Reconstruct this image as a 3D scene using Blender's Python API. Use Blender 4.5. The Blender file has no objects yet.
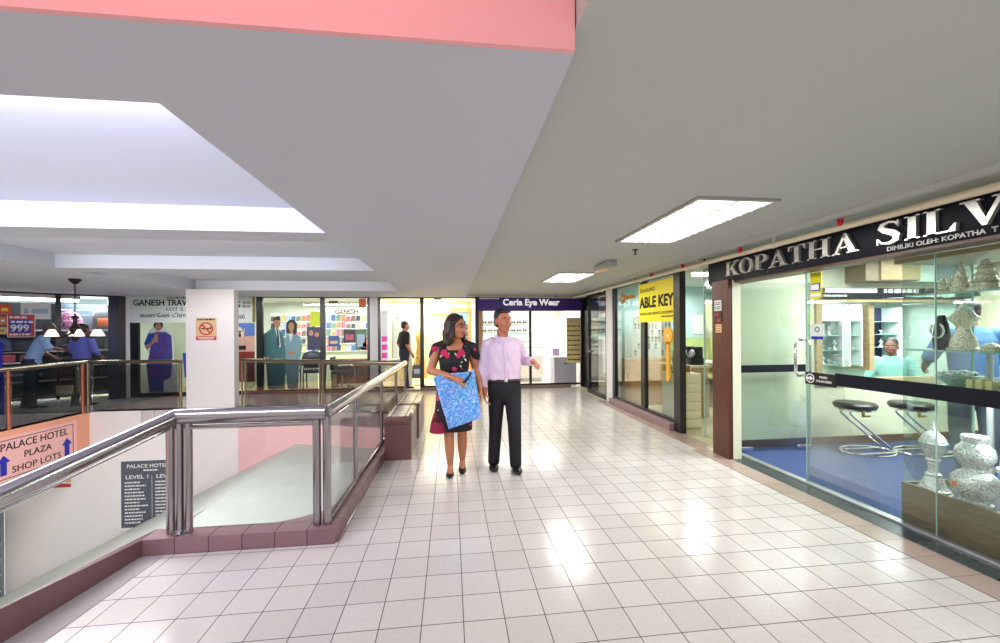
import bpy, bmesh, math, random
from mathutils import Vector, Matrix
R = random.Random(7)
C = bpy.context.scene.collection
sc = bpy.context.scene

# ---------------------------------------------------------------- camera, world, exposure
cam_d = bpy.data.cameras.new('camera'); cam = bpy.data.objects.new('camera', cam_d); C.objects.link(cam)
cam_d.sensor_width = 36.0; cam_d.lens = 409.0 / 1000 * 36
cam_d.shift_y = 9.0 / 1000; cam_d.clip_start = 0.02
cam.location = (0, 0, 1.45)
cam.rotation_euler = (Matrix.Rotation(-0.119, 3, 'Z') @ Matrix.Rotation(math.pi/2, 3, 'X') @ Matrix.Rotation(-0.0066, 3, 'Z')).to_euler()
sc.camera = cam
w = bpy.data.worlds.new('world'); sc.world = w; w.use_nodes = True
w.node_tree.nodes['Background'].inputs[0].default_value = (1.0, 0.98, 0.97, 1)
w.node_tree.nodes['Background'].inputs[1].default_value = 0.85
sc.view_settings.view_transform = 'Standard'; sc.view_settings.look = 'None'
sc.view_settings.gamma = 1.0; sc.view_settings.use_curve_mapping = False
sc.view_settings.exposure = 0.0
sc.cycles.use_denoising = True
sc.cycles.max_bounces = 8; sc.cycles.diffuse_bounces = 4; sc.cycles.glossy_bounces = 4
sc.cycles.transparent_max_bounces = 24; sc.cycles.sample_clamp_indirect = 6.0
sc.cycles.caustics_reflective = False; sc.cycles.caustics_refractive = False

def lamp(name, loc, sx, sy, watts, col=(1, 1, 1), rot=(0, 0, 0), spread=math.pi):
    d = bpy.data.lights.new(name, 'AREA'); d.shape = 'RECTANGLE'; d.size = sx; d.size_y = sy
    d.energy = watts; d.color = col; d.spread = spread
    o = bpy.data.objects.new(name, d); C.objects.link(o); o.location = loc; o.rotation_euler = rot
    return o
# ceiling troffers of the corridor (two in view, one assumed behind the camera, one over the far walkway)
lamp('troffer_tubes', (1.93, 3.25, 2.27), .5, 1.2, 34, (1, .98, .94))
lamp('troffer_tubes', (1.93, 6.75, 2.27), .5, 1.0, 34, (1, .97, .9))
lamp('troffer_tubes', (1.93, -.4, 2.27), .5, 1.2, 40, (1, .98, .96))  # unseen, assumed troffer added for general light
lamp('troffer_tubes', (-5.3, 9.2, 2.22), 1.6, .4, 22)
# cove tubes in the ceiling recesses, fill over the well, atrium light
lamp('cove_tubes', (-3.0, 1.70, 2.40), 4.0, .08, 110, (.80, .82, 1), (math.radians(84), 0, 0))
lamp('cove_tubes', (-3.0, 4.02, 2.34), 3.6, .06, 9, (.93, .95, 1), (math.radians(84), 0, 0), 1.0)
lamp('cove_tubes', (-3.0, 6.2, 2.34), 3.6, .06, 8, (1, .96, .92), (math.radians(84), 0, 0), 1.0)
lamp('backroom_bulb', (3.8, 9.0, 2.2), .4, .4, 16, (1, .85, .6))
lamp('well_fill_light', (-3.8, 4.4, 2.2), 2.0, 1.5, 150, (1, .96, .95))  # added fill above the well, brightens the white walls below
lamp('atrium_red_lamp', (-.6, .3, 2.75), .7, .3, 4, (1, .2, .22), (math.radians(70), 0, 0))
#lamp('well_red_lamp', (-2.1, 6.3, -.35), .5, .15, 3.5, (1, .15, .12), (math.radians(75), 0, math.radians(18)))
# shop lights
lamp('silver_shop_tubes', (5.2, 3.2, 2.28), 2.2, 1.4, 180, (.95, 1, .96))
lamp('showcase_tubes', (3.55, 2.1, 1.95), .2, 1.2, 34, (1, .97, .85))
lamp('showcase_tubes', (3.6, 2.1, .93), .2, 1.0, 12, (.9, .97, 1))
lamp('niche_tubes', (5.6, 5.1, 1.78), 2.0, .5, 55, (.92, 1, 1))
lamp('key_shop_tubes', (4.2, 7.0, 2.2), 1.2, 1.4, 60, (.95, 1, .95))
lamp('eyewear_tubes', (2.0, 11.4, 2.25), 2.2, 1.6, 105, (1, .97, .9))
lamp('white_shop_tubes', (-.6, 11.5, 2.25), 2.0, 1.6, 95, (1, .94, .8))
lamp('travel_shop_tubes', (-3.6, 11.2, 2.25), 3.0, 1.2, 125, (.95, 1, .97))
lamp('luggage_shop_tubes', (-8.4, 10.6, 2.2), 1.5, 1.2, 250, (.9, .96, 1))

# ---------------------------------------------------------------- materials
def lin(c):
    o = []
    for v in c:
        v = v / 255.0
        o.append(v / 12.92 if v <= .04045 else ((v + .055) / 1.055) ** 2.4)
    return (o[0], o[1], o[2], 1)
MATS = {}
def mat(name, col, rough=.5, metal=0, spec=.5, noise=.06, nscale=14, bump=0, emit=0, ecol=None, coat=0):
    if name in MATS: return MATS[name]
    m = bpy.data.materials.new(name); m.use_nodes = True; nt = m.node_tree; b = nt.nodes['Principled BSDF']
    c = lin(col)
    tc = nt.nodes.new('ShaderNodeTexCoord'); n = nt.nodes.new('ShaderNodeTexNoise')
    n.inputs['Scale'].default_value = nscale; n.inputs['Detail'].default_value = 3
    nt.links.new(tc.outputs['Object'], n.inputs['Vector'])
    mx = nt.nodes.new('ShaderNodeMix'); mx.data_type = 'RGBA'
    mx.inputs[6].default_value = tuple(min(1, v * (1 - noise)) for v in c[:3]) + (1,)
    mx.inputs[7].default_value = tuple(min(1, v * (1 + noise)) for v in c[:3]) + (1,)
    nt.links.new(n.outputs[0], mx.inputs[0]); nt.links.new(mx.outputs[2], b.inputs['Base Color'])
    b.inputs['Roughness'].default_value = rough; b.inputs['Metallic'].default_value = metal
    b.inputs['Specular IOR Level'].default_value = spec
    if coat: b.inputs['Coat Weight'].default_value = coat
    if bump:
        bp = nt.nodes.new('ShaderNodeBump'); bp.inputs['Strength'].default_value = bump; bp.inputs['Distance'].default_value = .01
        nt.links.new(n.outputs[0], bp.inputs['Height']); nt.links.new(bp.outputs[0], b.inputs['Normal'])
    if emit:
        b.inputs['Emission Color'].default_value = lin(ecol or col); b.inputs['Emission Strength'].default_value = emit
    MATS[name] = m; return m
def glass(name, tint=(235, 245, 240), refl=.08, rough=.0):
    if name in MATS: return MATS[name]
    m = bpy.data.materials.new(name); m.use_nodes = True; nt = m.node_tree; nt.nodes.clear()
    o = nt.nodes.new('ShaderNodeOutputMaterial'); t = nt.nodes.new('ShaderNodeBsdfTransparent'); g = nt.nodes.new('ShaderNodeBsdfGlossy')
    t.inputs[0].default_value = lin(tint); g.inputs['Roughness'].default_value = rough
    lw = nt.nodes.new('ShaderNodeFresnel'); lw.inputs[0].default_value = 1.45
    mp = nt.nodes.new('ShaderNodeMath'); mp.operation = 'MULTIPLY_ADD'; mp.inputs[1].default_value = .45; mp.inputs[2].default_value = refl - .03
    mp.use_clamp = True
    mx = nt.nodes.new('ShaderNodeMixShader')
    nt.links.new(lw.outputs[0], mp.inputs[0]); nt.links.new(mp.outputs[0], mx.inputs[0])
    nt.links.new(t.outputs[0], mx.inputs[1]); nt.links.new(g.outputs[0], mx.inputs[2]); nt.links.new(mx.outputs[0], o.inputs[0])
    MATS[name] = m; return m
def tilemat(name, c1, c2, grout, size, off=(0, 0), rough=.16, mort=.012, axes='xy', h=None, rowoff=0, coat=0, spec=.5, tone=.5):
    """square tiles laid in world axes"""
    m = bpy.data.materials.new(name); m.use_nodes = True; nt = m.node_tree; b = nt.nodes['Principled BSDF']
    g = nt.nodes.new('ShaderNodeNewGeometry'); sep = nt.nodes.new('ShaderNodeSeparateXYZ'); nt.links.new(g.outputs['Position'], sep.inputs[0])
    cmb = nt.nodes.new('ShaderNodeCombineXYZ')
    for k, a in enumerate(axes): nt.links.new(sep.outputs['xyz'.index(a)], cmb.inputs[k])
    mp = nt.nodes.new('ShaderNodeMapping'); mp.inputs['Location'].default_value = (-off[0], -off[1], 0); nt.links.new(cmb.outputs[0], mp.inputs[0])
    br = nt.nodes.new('ShaderNodeTexBrick'); br.offset = rowoff; br.squash = 1
    br.inputs['Color1'].default_value = lin(c1); br.inputs['Color2'].default_value = lin(c2); br.inputs['Mortar'].default_value = lin(grout)
    br.inputs['Scale'].default_value = 1; br.inputs['Mortar Size'].default_value = mort * size; br.inputs['Mortar Smooth'].default_value = .1
    br.inputs['Brick Width'].default_value = size; br.inputs['Row Height'].default_value = h or size; br.inputs['Bias'].default_value = 0
    nt.links.new(mp.outputs[0], br.inputs['Vector'])
    n = nt.nodes.new('ShaderNodeTexNoise'); n.inputs['Scale'].default_value = 45; n.inputs['Detail'].default_value = 4; nt.links.new(g.outputs['Position'], n.inputs['Vector'])
    mx = nt.nodes.new('ShaderNodeMix'); mx.data_type = 'RGBA'; mx.blend_type = 'OVERLAY'; mx.inputs[0].default_value = .12
    nt.links.new(br.outputs['Color'], mx.inputs[6]); nt.links.new(n.outputs[0], mx.inputs[7]); nt.links.new(mx.outputs[2], b.inputs['Base Color'])
    rr = nt.nodes.new('ShaderNodeMath'); rr.operation = 'MULTIPLY_ADD'; rr.inputs[1].default_value = .5; rr.inputs[2].default_value = rough
    nt.links.new(br.outputs['Fac'], rr.inputs[0]); nt.links.new(rr.outputs[0], b.inputs['Roughness'])
    b.inputs['Specular IOR Level'].default_value = spec
    bp = nt.nodes.new('ShaderNodeBump'); bp.inputs['Strength'].default_value = .25; bp.inputs['Distance'].default_value = .004; bp.invert = True
    nt.links.new(br.outputs['Fac'], bp.inputs['Height']); nt.links.new(bp.outputs[0], b.inputs['Normal'])
    MATS[name] = m; return m
def woodmat(name, c1, c2, scale=(3, 3, 30), rough=.4):
    if name in MATS: return MATS[name]
    m = bpy.data.materials.new(name); m.use_nodes = True; nt = m.node_tree; b = nt.nodes['Principled BSDF']
    tc = nt.nodes.new('ShaderNodeTexCoord'); mp = nt.nodes.new('ShaderNodeMapping'); mp.inputs['Scale'].default_value = scale
    n = nt.nodes.new('ShaderNodeTexNoise'); n.inputs['Scale'].default_value = 2; n.inputs['Detail'].default_value = 5; n.inputs['Roughness'].default_value = .65
    nt.links.new(tc.outputs['Object'], mp.inputs[0]); nt.links.new(mp.outputs[0], n.inputs['Vector'])
    r = nt.nodes.new('ShaderNodeValToRGB'); r.color_ramp.elements[0].color = lin(c1); r.color_ramp.elements[1].color = lin(c2)
    r.color_ramp.elements[0].position = .3; r.color_ramp.elements[1].position = .7
    nt.links.new(n.outputs[0], r.inputs[0]); nt.links.new(r.outputs[0], b.inputs['Base Color']); b.inputs['Roughness'].default_value = rough
    MATS[name] = m; return m
def spotmat(name, base, spots, scale=14, thr=.32, rough=.7):
    """cloth print: voronoi blobs of several colours on a base colour"""
    m = bpy.data.materials.new(name); m.use_nodes = True; nt = m.node_tree; b = nt.nodes['Principled BSDF']
    tc = nt.nodes.new('ShaderNodeTexCoord'); prev = None
    for i, (c, sc_, th) in enumerate(spots):
        mp = nt.nodes.new('ShaderNodeMapping'); mp.inputs['Location'].default_value = (i * 3.1, i * 1.7, i * .9); nt.links.new(tc.outputs['Object'], mp.inputs[0])
        nz = nt.nodes.new('ShaderNodeTexNoise'); nz.inputs['Scale'].default_value = sc_; nz.inputs['Detail'].default_value = 2
        nt.links.new(mp.outputs[0], nz.inputs['Vector'])
        gt = nt.nodes.new('ShaderNodeMath'); gt.operation = 'GREATER_THAN'; gt.inputs[1].default_value = th; nt.links.new(nz.outputs[0], gt.inputs[0])
        mx = nt.nodes.new('ShaderNodeMix'); mx.data_type = 'RGBA'; mx.inputs[7].default_value = lin(c)
        if prev is None: mx.inputs[6].default_value = lin(base)
        else: nt.links.new(prev, mx.inputs[6])
        nt.links.new(gt.outputs[0], mx.inputs[0]); prev = mx.outputs[2]
    nt.links.new(prev, b.inputs['Base Color']); b.inputs['Roughness'].default_value = rough
    MATS[name] = m; return m

# ---------------------------------------------------------------- geometry helpers
class Fr:
    """a flat frame: origin, horizontal u, normal n towards the viewer; v is up"""
    def __init__(s, o, u, n=None):
        s.o = Vector(o); s.u = Vector(u).normalized(); s.v = Vector((0, 0, 1))
        s.n = Vector(n) if n else Vector((s.u.y, -s.u.x, 0))
    def p(s, a, b, d=0): return s.o + s.u * a + s.v * b + s.n * d
class MB:
    def __init__(s): s.bm = bmesh.new()
    def hexa(s, P, bev=0):
        vs = [s.bm.verts.new(p) for p in P]
        fs = [s.bm.faces.new([vs[i] for i in f]) for f in ((0, 3, 2, 1), (4, 5, 6, 7), (0, 1, 5, 4), (1, 2, 6, 5), (2, 3, 7, 6), (3, 0, 4, 7))]
        bmesh.ops.recalc_face_normals(s.bm, faces=fs)
        if bev:
            es = list({e for f in fs for e in f.edges})
            bmesh.ops.bevel(s.bm, geom=es, offset=bev, segments=2, affect='EDGES', profile=.5)
        return s
    def box(s, x0, x1, y0, y1, z0, z1, bev=0):
        return s.hexa([(x0, y0, z0), (x1, y0, z0), (x1, y1, z0), (x0, y1, z0), (x0, y0, z1), (x1, y0, z1), (x1, y1, z1), (x0, y1, z1)], bev)
    def fbox(s, F, a0, a1, b0, b1, d0, d1, bev=0):
        return s.hexa([F.p(a0, b0, d0), F.p(a1, b0, d0), F.p(a1, b0, d1), F.p(a0, b0, d1), F.p(a0, b1, d0), F.p(a1, b1, d0), F.p(a1, b1, d1), F.p(a0, b1, d1)], bev)
    def prism(s, A, B):
        a = [s.bm.verts.new(p) for p in A]; b = [s.bm.verts.new(p) for p in B]; n = len(a)
        fs = [s.bm.faces.new(a), s.bm.faces.new(b[::-1])] + [s.bm.faces.new((a[i], b[i], b[(i + 1) % n], a[(i + 1) % n])) for i in range(n)]
        bmesh.ops.recalc_face_normals(s.bm, faces=fs); return s
    def fpoly(s, F, pts, d0, d1): return s.prism([F.p(a, b, d0) for a, b in pts], [F.p(a, b, d1) for a, b in pts])
    def zpoly(s, pts, z0, z1): return s.prism([(x, y, z0) for x, y in pts], [(x, y, z1) for x, y in pts])
    def rings(s, RR, cap=True):
        V = [[s.bm.verts.new(p) for p in r] for r in RR]; n = len(V[0]); fs = []
        for a, b in zip(V, V[1:]):
            for i in range(n): fs.append(s.bm.faces.new((a[i], a[(i + 1) % n], b[(i + 1) % n], b[i])))
        if cap: fs.append(s.bm.faces.new(V[0][::-1])); fs.append(s.bm.faces.new(V[-1]))
        bmesh.ops.recalc_face_normals(s.bm, faces=fs); return s
    def cyl(s, p, q, r, r2=None, n=14): return s.tube([p, q], [r, r if r2 is None else r2], n)
    def tube(s, pts, r, n=10, flat=1.0, closed=False):
        P = [Vector(p) for p in pts]; k = len(P); rs = r if isinstance(r, (list, tuple)) else [r] * k
        RR = []; up = None
        for i in range(k):
            d = ((P[i] - P[i - 1]).normalized() if i else Vector()) + ((P[i + 1] - P[i]).normalized() if i < k - 1 else Vector())
            if closed: d = (P[(i + 1) % k] - P[i - 1])
            d.normalize()
            if up is None: up = Vector((0, 0, 1)) if abs(d.z) < .9 else Vector((0, 1, 0))
            a = d.cross(up)
            if a.length < 1e-4: a = d.cross(Vector((1, 0, 0)))
            a.normalize(); b = a.cross(d).normalized(); up = b
            RR.append([P[i] + a * math.cos(2 * math.pi * j / n) * rs[i] + b * math.sin(2 * math.pi * j / n) * rs[i] * flat for j in range(n)])
        if closed: RR.append(RR[0]); return s.rings(RR, False)
        return s.rings(RR)
    def lathe(s, c, prof, n=24):
        c = Vector(c)
        return s.rings([[c + Vector((math.cos(2 * math.pi * j / n) * max(r, .0008), math.sin(2 * math.pi * j / n) * max(r, .0008), z)) for j in range(n)] for r, z in prof])
    def ell(s, c, r, rot=None, n=16):
        M = Matrix.Translation(c) @ (rot.to_4x4() if rot else Matrix()) @ Matrix.Diagonal((*r, 1))
        bmesh.ops.create_uvsphere(s.bm, u_segments=n, v_segments=max(6, n * 2 // 3), radius=1, matrix=M); return s
    def cap(s, p, q, r0, r1=None, n=12):
        """tapered capsule"""
        p = Vector(p); q = Vector(q); r1 = r0 if r1 is None else r1; d = (q - p).normalized()
        P = []; rs = []
        for t in (1, .92, .7, .38, 0): P.append(p - d * r0 * t); rs.append(max(r0 * math.sqrt(max(0, 1 - t * t)), r0 * .04))
        for t in (0, .38, .7, .92, 1): P.append(q + d * r1 * t); rs.append(max(r1 * math.sqrt(max(0, 1 - t * t)), r1 * .04))
        return s.tube(P, rs, n)
    def loft(s, rings, n=24, e=2.3):
        """rings: cx, cy, z, rx, ry"""
        RR = []
        for cx, cy, z, rx, ry in rings:
            r = []
            for j in range(n):
                t = 2 * math.pi * j / n; c_, s_ = math.cos(t), math.sin(t)
                r.append((cx + math.copysign(abs(c_) ** (2 / e), c_) * rx, cy + math.copysign(abs(s_) ** (2 / e), s_) * ry, z))
            RR.append(r)
        return s.rings(RR)
    def mesh(s, name):
        me = bpy.data.meshes.new(name); s.bm.to_mesh(me); s.bm.free(); return me
LOC = {}
def put(name, me, m, parent=None, smooth=True, ang=35, label=None):
    if me.materials: me.materials.clear()
    if m: me.materials.append(m)
    o = bpy.data.objects.new(name, me); C.objects.link(o)
    off = LOC.get(parent.name, Vector()) if parent else None
    if parent:
        me.transform(Matrix.Translation(-off)); o.parent = parent; LOC[o.name] = off
    if smooth:
        for p in me.polygons: p.use_smooth = True
        me.set_sharp_from_angle(angle=math.radians(ang))
    if label: o['label'] = label
    return o
def B(name, mb, m, parent=None, smooth=True, ang=35, label=None): return put(name, mb.mesh(name), m, parent, smooth, ang, label)
def thing(name, label, cat, loc=(0, 0, 0), group=None):
    o = bpy.data.objects.new(name, None); C.objects.link(o); o.location = loc; o.empty_display_size = .1
    LOC[o.name] = Vector(loc); return tag(o, label, cat, group)
def tag(o, label, cat, group=None):
    o['label'] = label; o['category'] = cat
    if group: o['group'] = group
    return o
def one(name, mb, m, label, cat, group=None, smooth=True): return tag(B(name, mb, m, None, smooth), label, cat, group)
def S(name, mb, m, parent=None, smooth=False):
    o = B(name, mb, m, parent, smooth)
    if parent is None: o['kind'] = 'structure'
    return o
def copy_tree(o, loc=None, rz=None, label=None, parent=None):
    c = o.copy(); C.objects.link(c)
    if parent: c.parent = parent
    if loc is not None: c.location = loc
    if rz is not None: c.rotation_euler = (0, 0, rz)
    if label: c['label'] = label
    for ch in [x for x in bpy.data.objects if x.parent == o]: copy_tree(ch, parent=c)
    return c
def textmesh(body, F, a0, a1, b0, b1, d0=0, d1=.004, bold=0.0, shear=0):
    cu = bpy.data.curves.new('lettering', 'FONT'); cu.body = body; cu.size = 1; cu.offset = bold; cu.resolution_u = 3; cu.shear = shear
    o = bpy.data.objects.new('lettering', cu); C.objects.link(o)
    dg = bpy.context.evaluated_depsgraph_get(); me = bpy.data.meshes.new_from_object(o.evaluated_get(dg))
    bpy.data.objects.remove(o); bpy.data.curves.remove(cu)
    if not me.vertices: return me
    xs = [v.co.x for v in me.vertices]; ys = [v.co.y for v in me.vertices]
    x0, x1, y0, y1 = min(xs), max(xs), min(ys), max(ys)
    bm = bmesh.new(); bm.from_mesh(me)
    r = bmesh.ops.extrude_face_region(bm, geom=bm.faces[:])
    top = {e for e in r['geom'] if isinstance(e, bmesh.types.BMVert)}
    for v in bm.verts:
        v.co = F.p(a0 + (a1 - a0) * (v.co.x - x0) / (x1 - x0 or 1), b0 + (b1 - b0) * (v.co.y - y0) / (y1 - y0 or 1), d1 if v in top else d0)
    bmesh.ops.recalc_face_normals(bm, faces=bm.faces); bm.to_mesh(me); bm.free(); return me
def T(body, F, a0, a1, b0, b1, m, parent, d=.0, th=.003, bold=0.0, name='lettering'):
    """one part per word"""
    me = textmesh(body, F, a0, a1, b0, b1, d, d + th, bold); o = None
    xs = sorted((min((me.vertices[v].co - F.o).dot(F.u) for v in p.vertices), max((me.vertices[v].co - F.o).dot(F.u) for v in p.vertices)) for p in me.polygons)
    cuts = []; hi = xs[0][1]; gap = .22 * (b1 - b0) if ' ' in body else 9
    for l, r in xs:
        if l - hi > gap: cuts.append((l + hi) / 2)
        hi = max(hi, r)
    for k in range(len(cuts) + 1):
        l = cuts[k - 1] if k else -1e9; r = cuts[k] if k < len(cuts) else 1e9
        bm = bmesh.new(); bm.from_mesh(me)
        bmesh.ops.delete(bm, geom=[v for v in bm.verts if not l <= (v.co - F.o).dot(F.u) < r], context='VERTS')
        m2 = bpy.data.meshes.new(name); bm.to_mesh(m2); bm.free(); o = put(name, m2, m, parent, False)
    return o
def lines(F, rows, m, parent, d0=0, d1=.002, name='small_print'):
    """rows of tiny unreadable print: (a0, a1, b, h)"""
    for a0, a1, b, h in rows:
        mb = MB(); a = a0; mb.fbox(F, a0, a1, b + h * .3, b + h * .42, d0, d0 + (d1 - d0) * .5)
        while a < a1 - h * .2:
            wd = R.uniform(.6, 2.2) * h; e = min(a + wd, a1)
            mb.fbox(F, a, e, b, b + h, d0, d1); a = e + h * .5
        B(name, mb, m, parent, False)

# ---------------------------------------------------------------- common materials
M_floor = tilemat('floor_tile', (214, 206, 202), (206, 198, 194), (92, 82, 80), .2065, (-.154, 2.045), rough=.17, mort=.013)
M_soff = mat('soffit_paint', (198, 199, 209), .7, noise=.015, nscale=2)
M_ceil = mat('ceiling_paint', (188, 191, 185), .7, noise=.02, nscale=2)
M_white = mat('white_paint', (242, 237, 234), .6, noise=.02, nscale=3)
M_cream = mat('cream_paint', (222, 224, 198), .45, noise=.02, nscale=3)
M_pinkw = mat('red_light_pink', (246, 200, 198), .6, noise=.03, nscale=2)  # well wall colour with the red light on it painted in
M_pink = mat('pink_paint', (250, 176, 180), .55, noise=.05, nscale=1.2)
M_orange = mat('salmon_paint', (242, 168, 138), .55, noise=.03, nscale=2)
M_marble = mat('pale_green_marble', (196, 208, 198), .45, noise=.12, nscale=3)
M_mauve = tilemat('mauve_tile', (142, 108, 112), (132, 98, 104), (96, 72, 76), .2065, (-.154, 0), rough=.3, axes='xz', h=.9, mort=.02)
M_mauvey = tilemat('mauve_tile_side', (136, 108, 106), (128, 100, 100), (96, 72, 76), .2065, (2.045, 0), rough=.3, axes='yz', h=.9, mort=.02)
M_mplain = mat('mauve_plain', (150, 120, 122), .3, noise=.08, nscale=30)
M_steel = mat('polished_steel', (164, 158, 160), .16, 1, noise=.05, nscale=5)
M_brass = mat('aged_steel', (150, 138, 118), .22, 1, noise=.1, nscale=8)
M_chrome = mat('chrome', (225, 228, 232), .08, 1, noise=.02)
M_black = mat('black_metal', (24, 23, 26), .35, noise=.1)
M_blackm = mat('black_matt', (18, 18, 22), .6, noise=.1)
M_bar = mat('black_band', (20, 22, 34), .45, spec=.2, noise=.05)
M_alu = mat('aluminium', (196, 198, 204), .35, .8, noise=.05)
M_whitep = mat('white_plastic', (238, 238, 236), .4, noise=.02)
M_ink = mat('black_ink', (28, 24, 28), .6, noise=.05)
M_red = mat('red_ink', (196, 36, 44), .5, noise=.05)
M_blue = mat('blue_ink', (28, 38, 170), .5, noise=.05)
M_paper = mat('white_paper', (240, 240, 238), .6, noise=.02)
M_yel = mat('yellow_board', (250, 232, 18), .45, noise=.03)
M_tube = mat('lit_tube', (255, 252, 245), .4, emit=6)
M_glass = glass('clear_glass', (251, 253, 252), .04)
M_gglass = glass('greenish_glass', (245, 251, 248), .045)
M_dglass = glass('grey_rail_glass', (205, 205, 205), .06)
M_rglass = glass('rail_glass', (249, 248, 248), .045)
M_edge = mat('glass_edge', (176, 206, 198), .2, noise=.05)
M_darkwood = woodmat('dark_red_wood', (70, 34, 24), (104, 56, 40), (20, 20, 2), .35)
M_taupe = woodmat('taupe_wood', (120, 100, 76), (142, 122, 96), (4, 4, 26), .4)
M_tan = woodmat('tan_wood', (170, 144, 106), (192, 168, 128), (4, 4, 26), .4)
M_skirt = woodmat('brown_skirting', (84, 58, 42), (104, 74, 52), (3, 3, 30), .4)
def chased(name, col, metal):
    """repousse silver: voronoi relief with darker hollows"""
    m = mat(name, col, .24, metal, noise=.1, nscale=40); nt = m.node_tree; b = nt.nodes['Principled BSDF']
    tc = nt.nodes.new('ShaderNodeTexCoord'); v = nt.nodes.new('ShaderNodeTexVoronoi'); v.inputs['Scale'].default_value = 95; nt.links.new(tc.outputs['Object'], v.inputs['Vector'])
    bp = nt.nodes.new('ShaderNodeBump'); bp.inputs['Strength'].default_value = .4; bp.inputs['Distance'].default_value = .012; bp.invert = True
    nt.links.new(v.outputs['Distance'], bp.inputs['Height']); nt.links.new(bp.outputs[0], b.inputs['Normal'])
    rp = nt.nodes.new('ShaderNodeValToRGB'); rp.color_ramp.elements[0].color = lin(col); rp.color_ramp.elements[0].position = .35; rp.color_ramp.elements[1].color = lin(tuple(c * .78 for c in col)); rp.color_ramp.elements[1].position = .75
    nt.links.new(v.outputs['Distance'], rp.inputs[0]); nt.links.new(rp.outputs[0], b.inputs['Base Color']); return m
M_silver = chased('embossed_silver', (252, 253, 251), .5)
M_gilt = chased('gilt_silver', (255, 248, 222), .2)
M_carpet = mat('blue_carpet', (56, 74, 122), .9, noise=.14, nscale=80, bump=.3)
FB = Fr((0, 10.15, 0), (1, 0, 0))          # the back row of shop fronts
FR = Fr((3.15, 0, 0), (0, -1, 0))          # right-hand sign plane: a = -y
FG = Fr((3.3, 0, 0), (0, -1, 0))           # silver shop glass plane
# ================================================================ SETTING
# floor: corridor + far walkway round the stair well, one slab
mb = MB()
mb.zpoly([(-2.45, -1.2), (3.09, -1.2), (3.09, 10.15), (-.78, 10.15), (-.78, 2.93), (-2.0, 2.93)], -.25, 0)
mb.zpoly([(-.78, 7.25), (-.78, 10.15), (-10.5, 10.15), (-10.5, 1.0), (-6.62, 1.0), (-6.62, 8.38), (-4.05, 8.35)], -.25, 0)
S('floor', mb, M_floor)
mb = MB().zpoly([(-2.45, -1.2), (-2.02, 2.9), (-1.86, 2.9), (-2.12, -1.2)], .0005, .003)
M_strip = tilemat('grey_strip', (206, 198, 192), (192, 186, 180), (160, 152, 148), .9, (0, 0), rough=.4, axes='yx', h=.045, mort=.03)
S('trim_1', mb, M_strip)
# brown border, dark slab and sill in front of the silver shop
mb = MB().box(2.875, 3.09, -.5, 4.62, .0005, .003)
M_border = tilemat('brown_border_tile', (176, 156, 146), (168, 148, 138), (110, 96, 90), .2065, (2.875, 2.045), rough=.2)
S('trim_2', mb, M_border)
M_slate = tilemat('dark_green_slate', (66, 76, 76), (52, 60, 66), (40, 44, 48), .4, (0, .1), rough=.22, axes='yx', h=.4)
S('trim_3', MB().box(3.09, 3.27, -.5, 4.45, -.25, .004), M_slate)
S('trim_4', MB().box(3.27, 3.34, -.5, 4.42, -.25, .018, .004), M_alu)
S('trim_5', MB().box(2.93, 3.2, 4.62, 8.05, .0005, .003), M_border)
# the shop floors
S('floor.001', MB().box(3.34, 7.0, -.5, 4.6, -.25, .002), M_carpet)
S('floor.002', MB().box(3.09, 6.2, 4.45, 10.0, -.25, -.001), mat('beige_floor', (206, 196, 160), .35))
S('floor.003', MB().box(-1.8, 6, 10.15, 13.4, -.25, -.001), mat('white_shop_floor', (236, 226, 206), .25))
S('floor.004', MB().box(-12, -1.8, 10.15, 13.4, -.25, -.001), mat('yellowish_floor', (212, 200, 150), .35))
# ceilings
S('ceiling', MB().box(.37, 7.2, -1.0, 10.0, 2.335, 2.45).box(.37, .5, -1.0, 1.18, 2.45, 3.1), M_ceil)
S('ceiling.001', MB().box(-12, 6.5, 10.16, 13.4, 2.335, 2.45), M_white)
mb = MB()
mb.box(-1.03, .37, 1.18, 10.15, 2.27, 2.75)
mb.box(-12, -1.03, 1.18, 1.595, 2.27, 2.75)
mb.box(-12, -4.9, 1.595, 10.15, 2.27, 2.75)
mb.box(-4.9, -1.03, 8.55, 10.15, 2.27, 2.75)
S('ceiling.002', mb, M_soff)
S('beam', MB().box(-4.9, -1.03, 3.55, 3.93, 2.27, 2.6), M_soff)
S('beam.001', MB().box(-4.9, -1.03, 5.72, 6.12, 2.27, 2.6), M_soff)
# recess ceilings, the first one gently vaulted
for k, (y0, y1, zt, bulge) in enumerate(((1.595, 3.55, 2.47, .08), (3.93, 5.72, 2.44, .0), (6.12, 8.55, 2.46, .0))):
    mb = MB(); n = 12; prof = []
    for i in range(n + 1):
        t = i / n; prof.append((y0 + (y1 - y0) * t, zt + bulge * math.sin(math.pi * t)))
    A = [(-4.9, y, z) for y, z in prof] + [(-4.9, y1, zt + .2), (-4.9, y0, zt + .2)]
    mb.prism(A, [(-1.03, y, z) for _, y, z in A])
    S('ceiling.%03d' % (3 + k), mb, M_soff, smooth=True)
# pink face of the bulkhead round the atrium void
S('wall_atrium', MB().box(-12, .365, 1.16, 1.178, 2.268, 3.1), M_pink)
# bulkhead over the back shops and cornice on the right
S('trim_6', MB().box(-1.03, 3.3, 10.05, 10.16, 2.29, 2.34).box(3.12, 3.3, 4.6, 10.1, 2.26, 2.335).box(2.9, 3.3, -1, 10.1, 2.318, 2.335), M_ceil)
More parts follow.
